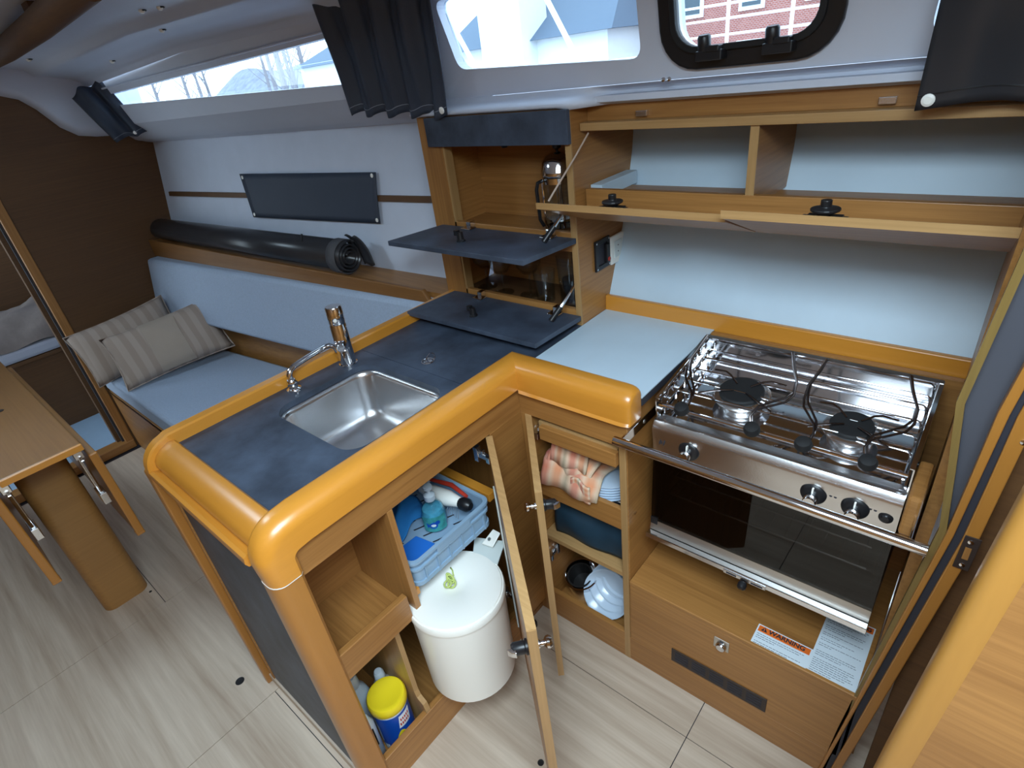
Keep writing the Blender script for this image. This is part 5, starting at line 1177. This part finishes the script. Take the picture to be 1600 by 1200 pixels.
o = obj('sponge', hexa(BM(), [(-0.130, -0.418, fz), (-0.020, -0.416, fz), (-0.060, -0.315, fz), (-0.125, -0.325, fz)], [(-0.130, -0.418, fz+0.012), (-0.020, -0.416, fz+0.012), (-0.060, -0.315, fz+0.012), (-0.125, -0.325, fz+0.012)]), BLUES, None, bevel=0.003); tag(o, 'flat bright blue sponge cloth at the front left of the crate', 'sponge')
o = obj('scourer', lathe(BM(), [(0.014, 0), (0.02, 0.006), (0.02, 0.02), (0.012, 0.028), (0, 0.03)], (-0.275, -0.410, fz), (0, 0, 1), 14), plain('pink_plastic', (0.55, 0.05, 0.15), 0.5), None, smooth=True); tag(o, 'small pink scourer at the back left of the crate', 'scourer')

# wipes canister
wc = thing('wipes_canister', 'round wipes canister with yellow lid and blue label in the sink unit', 'canister', (-0.075, -0.565, 0.018))
c = (-0.078, -0.565, 0.018)
obj('body', lathe(BM(), [(0.046, 0), (0.047, 0.004), (0.047, 0.158), (0, 0.158)], c, (0, 0, 1), 40), PAPER, wc, smooth=True)
obj('lid', lathe(BM(), [(0.050, 0.158), (0.0515, 0.160), (0.0515, 0.180), (0.048, 0.186), (0.040, 0.187), (0.036, 0.185), (0, 0.185)], c, (0, 0, 1), 40), YEL, wc, smooth=True)
def cyl(u, v, a0, a1, h0, h1, r): a = radians(a0+(a1-a0)*u); return (c[0]+r*cos(a), c[1]+r*sin(a), c[2]+h0+(h1-h0)*v)
obj('blue_label', sheet(BM(), lambda u, v: cyl(u, v, -92, 60, 0.012, 0.148, 0.0475), 24, 2), BLUEL, wc, smooth='all')
bm = BM(); sheet(bm, lambda u, v: cyl(u, v, -38, 14, 0.030, 0.036+0.050*sin(pi*u*0.9+0.25), 0.0481), 14, 6); obj('lemon_picture', bm, YEL, wc, smooth='all')
bm = BM(); sheet(bm, lambda u, v: cyl(u, v, -18+v*8, 28+v*8, 0.095, 0.140, 0.0479), 12, 3); obj('white_logo', bm, PAPER, wc, smooth='all')
bm = BM()
for i in range(5):
    for j in range(2): a0 = -12+i*7.5+j*4; sheet(bm, lambda u, v: cyl(u, v, a0, a0+4.5, 0.103+j*0.016, 0.113+j*0.016, 0.0482), 2, 1)
obj('logo_letters', bm, REDP, wc)
bm = BM(); sheet(bm, lambda u, v: cyl(u, v, -110, -86, 0.04, 0.11, 0.0479), 4, 2); sheet(bm, lambda u, v: cyl(u, v, -88, -68, 0.012, 0.032, 0.0479), 4, 2); obj('text_panel', bm, PAPER, wc)
bm = BM()
for k in range(12): sheet(bm, lambda u, v: cyl(u, v, -108, -90+(k % 3)*1.0, 0.044+k*0.0052, 0.046+k*0.0052, 0.0481), 2, 1)
obj('fine_print', bm, GREYINK, wc)['kind'] = 'stuff'
def bottle(x, y, s, tone, label, mat, cap=True):
    b_ = thing('cleaner_bottle', label, 'bottle', (x, y, 0.018)); c = (x, y, 0.018)
    obj('body', lathe(BM(), [(0.030*s, 0), (0.034*s, 0.006), (0.034*s, 0.13*s), (0.028*s, 0.155*s), (0.016*s, 0.172*s), (0.014*s, 0.178*s), (0, 0.178*s)], c, (0, 0, 1), 28), mat, b_, smooth=True)
    obj('cap', lathe(BM(), [(0.017*s, 0.176*s), (0.018*s, 0.180*s), (0.016*s, 0.205*s), (0.012*s, 0.212*s), (0, 0.213*s)], c, (0, 0, 1), 20), mat, b_, smooth=True)
bottle(-0.175, -0.600, 1.0, 0, 'white plastic cleaner bottle behind the wipes canister', BOTW); bottle(-0.150, -0.535, 0.85, 0, 'shorter pale bottle with round cap at right behind the wipes canister', BOTW)
b_ = thing('cleaner_bottle', 'tall pale bottle with a black side stripe beside the corner post', 'bottle', (-0.075, -0.64, 0.018))
b_.location = (-0.080, -0.636, 0.018); WORLDLOC[b_.name] = Vector((-0.080, -0.636, 0.018))
obj('body', lathe(BM(), [(0.016, 0), (0.0185, 0.004), (0.0185, 0.15), (0.010, 0.175), (0, 0.176)], (-0.080, -0.6365, 0.018), (0, 0, 1), 24), BOTW, b_, smooth=True); obj('stripe', box(BM(), -0.0628, -0.0605, -0.642, -0.632, 0.09, 0.16), BLACK, b_)

# ------------------------------------------------------------------ things in the galley cupboard
tw_ = thing('tea_towel', 'folded red and cream plaid tea towel on the upper galley shelf', 'towel', (0.14, 0.06, 0.583))
def towel(x0, x1, y0, y1, zb, zt, sag, seed):
    r = random.Random(seed); p = [r.uniform(0, 6) for _ in range(4)]
    def fn(u, v):
        x = x0+(x1-x0)*u+0.006*sin(7*v+p[0]); y = y0+(y1-y0)*v+0.005*sin(9*u+p[1])
        prof_ = min(1.0, v*4.0)**0.5
        return (x, y, zb+(zt-zb)*prof_*(1-sag*u)+0.0025*sin(9*u+p[2])*sin(6*v+p[3])+0.0008*sin(40*u))
    return fn
obj('lower_fold', sheet(BM(), towel(0.050, 0.225, -0.012, 0.10, 0.575, 0.640, 0.25, 1), 26, 16, uv=True), PLAID, tw_, smooth='all', solid=0.006)
obj('middle_fold', sheet(BM(), towel(0.062, 0.200, 0.008, 0.12, 0.615, 0.668, 0.30, 2), 22, 14, uv=True), PLAID, tw_, smooth='all', solid=0.006)
obj('upper_fold', sheet(BM(), towel(0.066, 0.180, 0.012, 0.12, 0.640, 0.695, 0.35, 4), 20, 12, uv=True), PLAID, tw_, smooth='all', solid=0.007)
obj('hanging_corner', sheet(BM(), lambda u, v: (0.150+0.060*u, -0.006+0.004*sin(6*u), 0.625-0.055*v+0.006*sin(5*u)), 10, 8, uv=True), PLAID, tw_, smooth='all', solid=0.006)
def plate(c, d, r, label, group, name='plate', cat='plate', depth=0.012, th=0.003, mat=None):
    o = obj(name, lathe(BM(), [(0, 0), (r*0.55, 0), (r*0.62, 0.002), (r*0.97, depth), (r, depth+0.001), (r, depth+0.001+th*0.6), (r*0.95, depth+th), (r*0.60, th+0.001), (0, th)], c, d, 36), mat or CHINA, None, smooth=True)
    return tag(o, label, cat, group)
for k in range(6):
    plate((0.205, 0.095, 0.560+0.0085*k), (0.0, 0, 1), 0.085, ['bottom plate of the stack beside the tea towel', 'second plate from the bottom of the stack beside the tea towel', 'third plate from the bottom of the stack beside the tea towel', 'fourth plate from the bottom of the stack beside the tea towel', 'second plate from the top of the stack beside the tea towel', 'topmost plate of the stack beside the tea towel'][k], 'pale plates on the upper galley shelf', depth=0.010)
o = obj('cutlery_tray', box(BM(), 0.14, 0.292, 0.018, 0.20, 0.535, 0.556), BLACK, None, bevel=0.003); tag(o, 'black tray under the plates on the upper galley shelf', 'tray')
def fork(x, y, ang, label):
    t = thing('fork', label, 'cutlery', (x, y, 0.556), 'cutlery in front of the plates'); d_ = Vector((cos(ang), sin(ang), 0)); n_ = Vector((-d_.y, d_.x, 0)); p = Vector((x, y, 0.558))
    obj('handle', tube(BM(), [p, p+d_*0.03+Vector((0, 0, 0.003)), p+d_*0.06], [0.004, 0.0025, 0.002], 6), STEEL, t, smooth=True)
    bm = BM()
    for k in (-1.5, -0.5, 0.5, 1.5): tube(bm, [p+d_*0.060, p+d_*0.068+n_*0.003*k, p+d_*0.095+n_*0.003*k], 0.0011, 5)
    obj('tines', bm, STEEL, t)
fork(0.225, -0.0+0.018, 0.15, 'front steel fork lying beside the plates on the upper shelf'); fork(0.215, 0.032, 0.25, 'rear steel fork lying beside the plates on the upper shelf')
o = obj('knife', hexa(BM(), [(0.19, 0.020, 0.5565), (0.285, 0.004, 0.5565), (0.287, 0.010, 0.5565), (0.19, 0.030, 0.5565)], [(0.19, 0.020, 0.561), (0.285, 0.004, 0.558), (0.287, 0.010, 0.558), (0.19, 0.030, 0.561)]), BLACK, None, bevel=0.001); tag(o, 'black-handled kitchen knife at the front of the upper galley shelf', 'cutlery')
bm = BM()
def bag(u, v): 
    x = 0.055+0.235*u; z = 0.358+0.135*v+0.01*u; return (x, 0.030+0.035*v-0.022*sin(pi*v)*(0.7+0.3*sin(3*u+1))+0.004*sin(9*u+4*v), z)
sheet(bm, bag, 20, 12); sheet(bm, lambda u, v: (0.055+0.235*u, 0.065+0.15*v, 0.493+0.01*u+0.006*sin(6*u)-0.12*v*v), 20, 6)
bmesh.ops.remove_doubles(bm, verts=bm.verts, dist=0.002)
tag(obj('dark_bag', bm, NAVY, None, smooth='all', solid=0.005), 'dark teal cloth bag filling the middle galley shelf', 'bag')
po = thing('saucepan', 'nested steel saucepan lying at left in the bottom galley cupboard', 'pan', (0.085, 0.12, 0.05))
obj('pan', lathe(BM(), [(0.0, 0.0), (0.046, 0.0), (0.050, 0.004), (0.053, 0.082), (0.057, 0.084), (0.051, 0.083), (0.047, 0.008), (0, 0.008)], (0.088, 0.105, 0.058), (0.0, -0.25, 1), 36), STEEL, po, smooth=True)
obj('inner_pan', lathe(BM(), [(0, 0.02), (0.036, 0.02), (0.039, 0.078), (0.042, 0.080), (0.037, 0.080), (0.033, 0.026), (0, 0.026)], (0.087, 0.103, 0.062), (0.0, -0.30, 1), 30), OVEN, po, smooth=True)
bdv = Vector((0.10, -0.80, 0.50))
for k in range(4):
    plate((0.216-0.010*k, 0.150-0.019*k, 0.166-0.018*k), bdv, 0.076, ['rearmost pale bowl leaning in the bottom galley cupboard', 'second rearmost pale bowl leaning in the bottom cupboard', 'second pale bowl from the front leaning in the bottom cupboard', 'front pale bowl leaning in the bottom galley cupboard'][k], 'bowls leaning in the bottom galley cupboard', 'bowl', 'bowl', 0.022, 0.003)
bm = BM(); pl_ = rrect(0.205, 0.150, 0.150, 0.19, 0.035, 6)
hexa(bm, [(x, 0.235+(z-0.155)*0.45, z) for x, z in pl_], [(x, 0.242+(z-0.155)*0.45, z) for x, z in pl_]); tag(obj('cutting_board', bm, CHINA, None, bevel=0.002), 'pale blue rounded chopping board standing behind the bowls', 'board')
o = obj('door_stop', box(BM(), -0.02, 0.02, -0.10, -0.07, 0.0, 0.03), BLACK, None, bevel=0.008); tag(o, 'small black foot on the floor in the corner behind the doors', 'door stop')

# ------------------------------------------------------------------ outside
out = struct('ground_outside'); out.name = 'floor_outside'; WORLDLOC[out.name] = Vector((0, 0, 0))
obj('quay', box(BM(), -70, 40, 3.0, 70, -0.6, -0.3), plain('quay', (0.35, 0.36, 0.38), 0.9), out)
DECK = plain('white_deck', (0.85, 0.87, 0.88), 0.5)
B('side_deck', -2.6, 2.2, 0.70, 1.25, 1.46, 1.50, DECK, out); B('toe_rail', -2.6, 2.2, 1.22, 1.26, 1.50, 1.53, DECK, out)
RAILW = plain('white_pipe', (0.85, 0.86, 0.88), 0.4)
lr = thing('deck_rail', 'white tubular guard rail outside the portlight', 'railing', (0.1, 1.2, 1.5))
for z in (1.560, 1.605, 1.645, 1.69): obj('rail', tube(BM(), [(-0.16, 1.2, z+0.004), (1.6, 1.2, z-0.008)], 0.0035, 8), RAILW, lr)
for x in (0.008, 0.205, 0.7): obj('stanchion', tube(BM(), [(x, 1.2, 1.50), (x, 1.2, 1.95)], 0.006, 8), RAILW, lr)
obj('end_bend', tube(BM(), [(-0.16, 1.2, 1.564), (-0.168, 1.2, 1.585), (-0.16, 1.2, 1.609)], 0.0035, 8), RAILW, lr)
for i, (xa, xb) in enumerate(((-1.55, -1.18), (-0.98, -0.62))):
    o = obj('stay_wire', tube(BM(), [(xa, 1.3, 2.10), (xb, 1.3, 1.50)], 0.011, 8), RAILW, None); tag(o, ('left' if i == 0 else 'right') + ' white slanting stay outside the middle window', 'stay')
def building(name, label, x0, x1, y0, y1, z0, z1, wall, cols, rows, wz0, dz, wmat, ww, wh):
    t = thing(name, label, 'building', ((x0+x1)/2, (y0+y1)/2, z0)); obj('wall', box(BM(), x0, x1, y0, y1, z0, z1), wall, t)
    for i in range(cols):
        for j in range(rows):
            x = x0+(x1-x0)*(i+0.5)/cols; z = wz0+dz*j
            f = obj('window', box(BM(), x-ww/2-0.08, x+ww/2+0.08, y0-0.05, y0, z-0.08, z+wh+0.08), RAILW, t); obj('pane', box(BM(), x-ww/2, x+ww/2, y0-0.07, y0-0.05, z, z+wh), wmat, f)
    return t
def brickmat():
    m, t, p = newmat('brick_wall'); tc = t.nodes.new('ShaderNodeTexCoord'); b = t.nodes.new('ShaderNodeTexBrick'); mp = t.nodes.new('ShaderNodeMapping'); mp.inputs['Rotation'].default_value = (radians(90), 0, 0)
    b.inputs['Color1'].default_value = (0.30, 0.085, 0.065, 1); b.inputs['Color2'].default_value = (0.38, 0.13, 0.10, 1); b.inputs['Mortar'].default_value = (0.45, 0.38, 0.36, 1); b.inputs['Scale'].default_value = 7
    t.links.new(tc.outputs['Object'], mp.inputs[0]); t.links.new(mp.outputs[0], b.inputs[0]); t.links.new(b.outputs[0], p.inputs['Base Color']); p.inputs['Roughness'].default_value = 0.9; return m
BRICK = brickmat(); WPANE = plain('dark_pane', (0.05, 0.08, 0.10), 0.2); SIDING = plain('white_siding', (0.75, 0.77, 0.78), 0.7); ROOFG = plain('grey_roof', (0.10, 0.14, 0.19), 0.8)
building('brick_building', 'red brick building with dark windows beyond the portlight', -6.7, 3.0, 14.0, 22, -0.3, 9, BRICK, 7, 5, 0.6, 1.35, WPANE, 0.40, 0.62)
t = building('white_house', 'white house with a blue-grey roof beyond the middle window', -12.6, -7.4, 12.5, 18, -0.3, 2.0, SIDING, 4, 1, 0.6, 1, WPANE, 0.5, 0.5)
obj('roof', hexa(BM(), [(-12.9, 12.2, 1.9), (-7.1, 12.2, 1.9), (-7.1, 18, 1.9), (-12.9, 18, 1.9)], [(-12.2, 15, 3.6), (-8.2, 15, 3.6), (-8.2, 15.4, 3.6), (-12.2, 15.4, 3.6)]), ROOFG, t)
obj('gable_tower', box(BM(), -10.9, -9.5, 11.9, 13, -0.3, 4.0), SIDING, t)
t = building('white_shed', 'white shed with a grey roof beyond the long left window', -21.5, -16.0, 13, 17, -0.3, 2.3, SIDING, 3, 1, 0.8, 1, WPANE, 0.5, 0.5)
obj('roof', hexa(BM(), [(-21.8, 12.8, 2.2), (-15.8, 12.8, 2.2), (-15.8, 17, 2.2), (-21.8, 17, 2.2)], [(-20.5, 15, 3.2), (-16.5, 15, 3.2), (-16.5, 15.4, 3.2), (-20.5, 15.4, 3.2)]), ROOFG, t)
BARK = plain('bark', (0.24, 0.23, 0.25), 0.9)
hl = obj('wooded_hill', sheet(BM(), lambda u, v: (-75+60*u, 30+6*v, -0.5+(3.6+0.9*sin(9*u)+0.5*sin(23*u))*v), 40, 3), plain('bare_woods', (0.20, 0.22, 0.27), 0.95, var=0.5, vscale=1.5)); tag(hl, 'low blue-grey wooded hill far away beyond the long left window', 'hill')
rt_ = random.Random(4)
for k in range(16):
    x = -46+1.45*k+rt_.uniform(-.4, .4); y = 18+rt_.uniform(-2, 5); h = rt_.uniform(4, 7)
    t = thing('bare_tree', 'slender leafless tree on the far bank outside the long window', 'tree', (x, y, -0.3), 'bare trees beyond the long window')
    obj('trunk', tube(BM(), [(x, y, -0.3), (x+0.1, y, h*0.5), (x+0.2, y, h)], [0.14, 0.10, 0.03], 6), BARK, t)
    bm = BM()
    for j in range(12):
        z = h*(0.25+0.06*j); a = rt_.uniform(0, 6.28); l = rt_.uniform(0.6, 1.6); tube(bm, [(x+0.1, y, z), (x+l*0.6*cos(a), y+l*0.5*sin(a), z+l*0.6), (x+l*cos(a), y+l*sin(a), z+l*1.2)], [0.035, 0.02, 0.008], 4)
    obj('branches', bm, BARK, t)['kind'] = 'stuff'
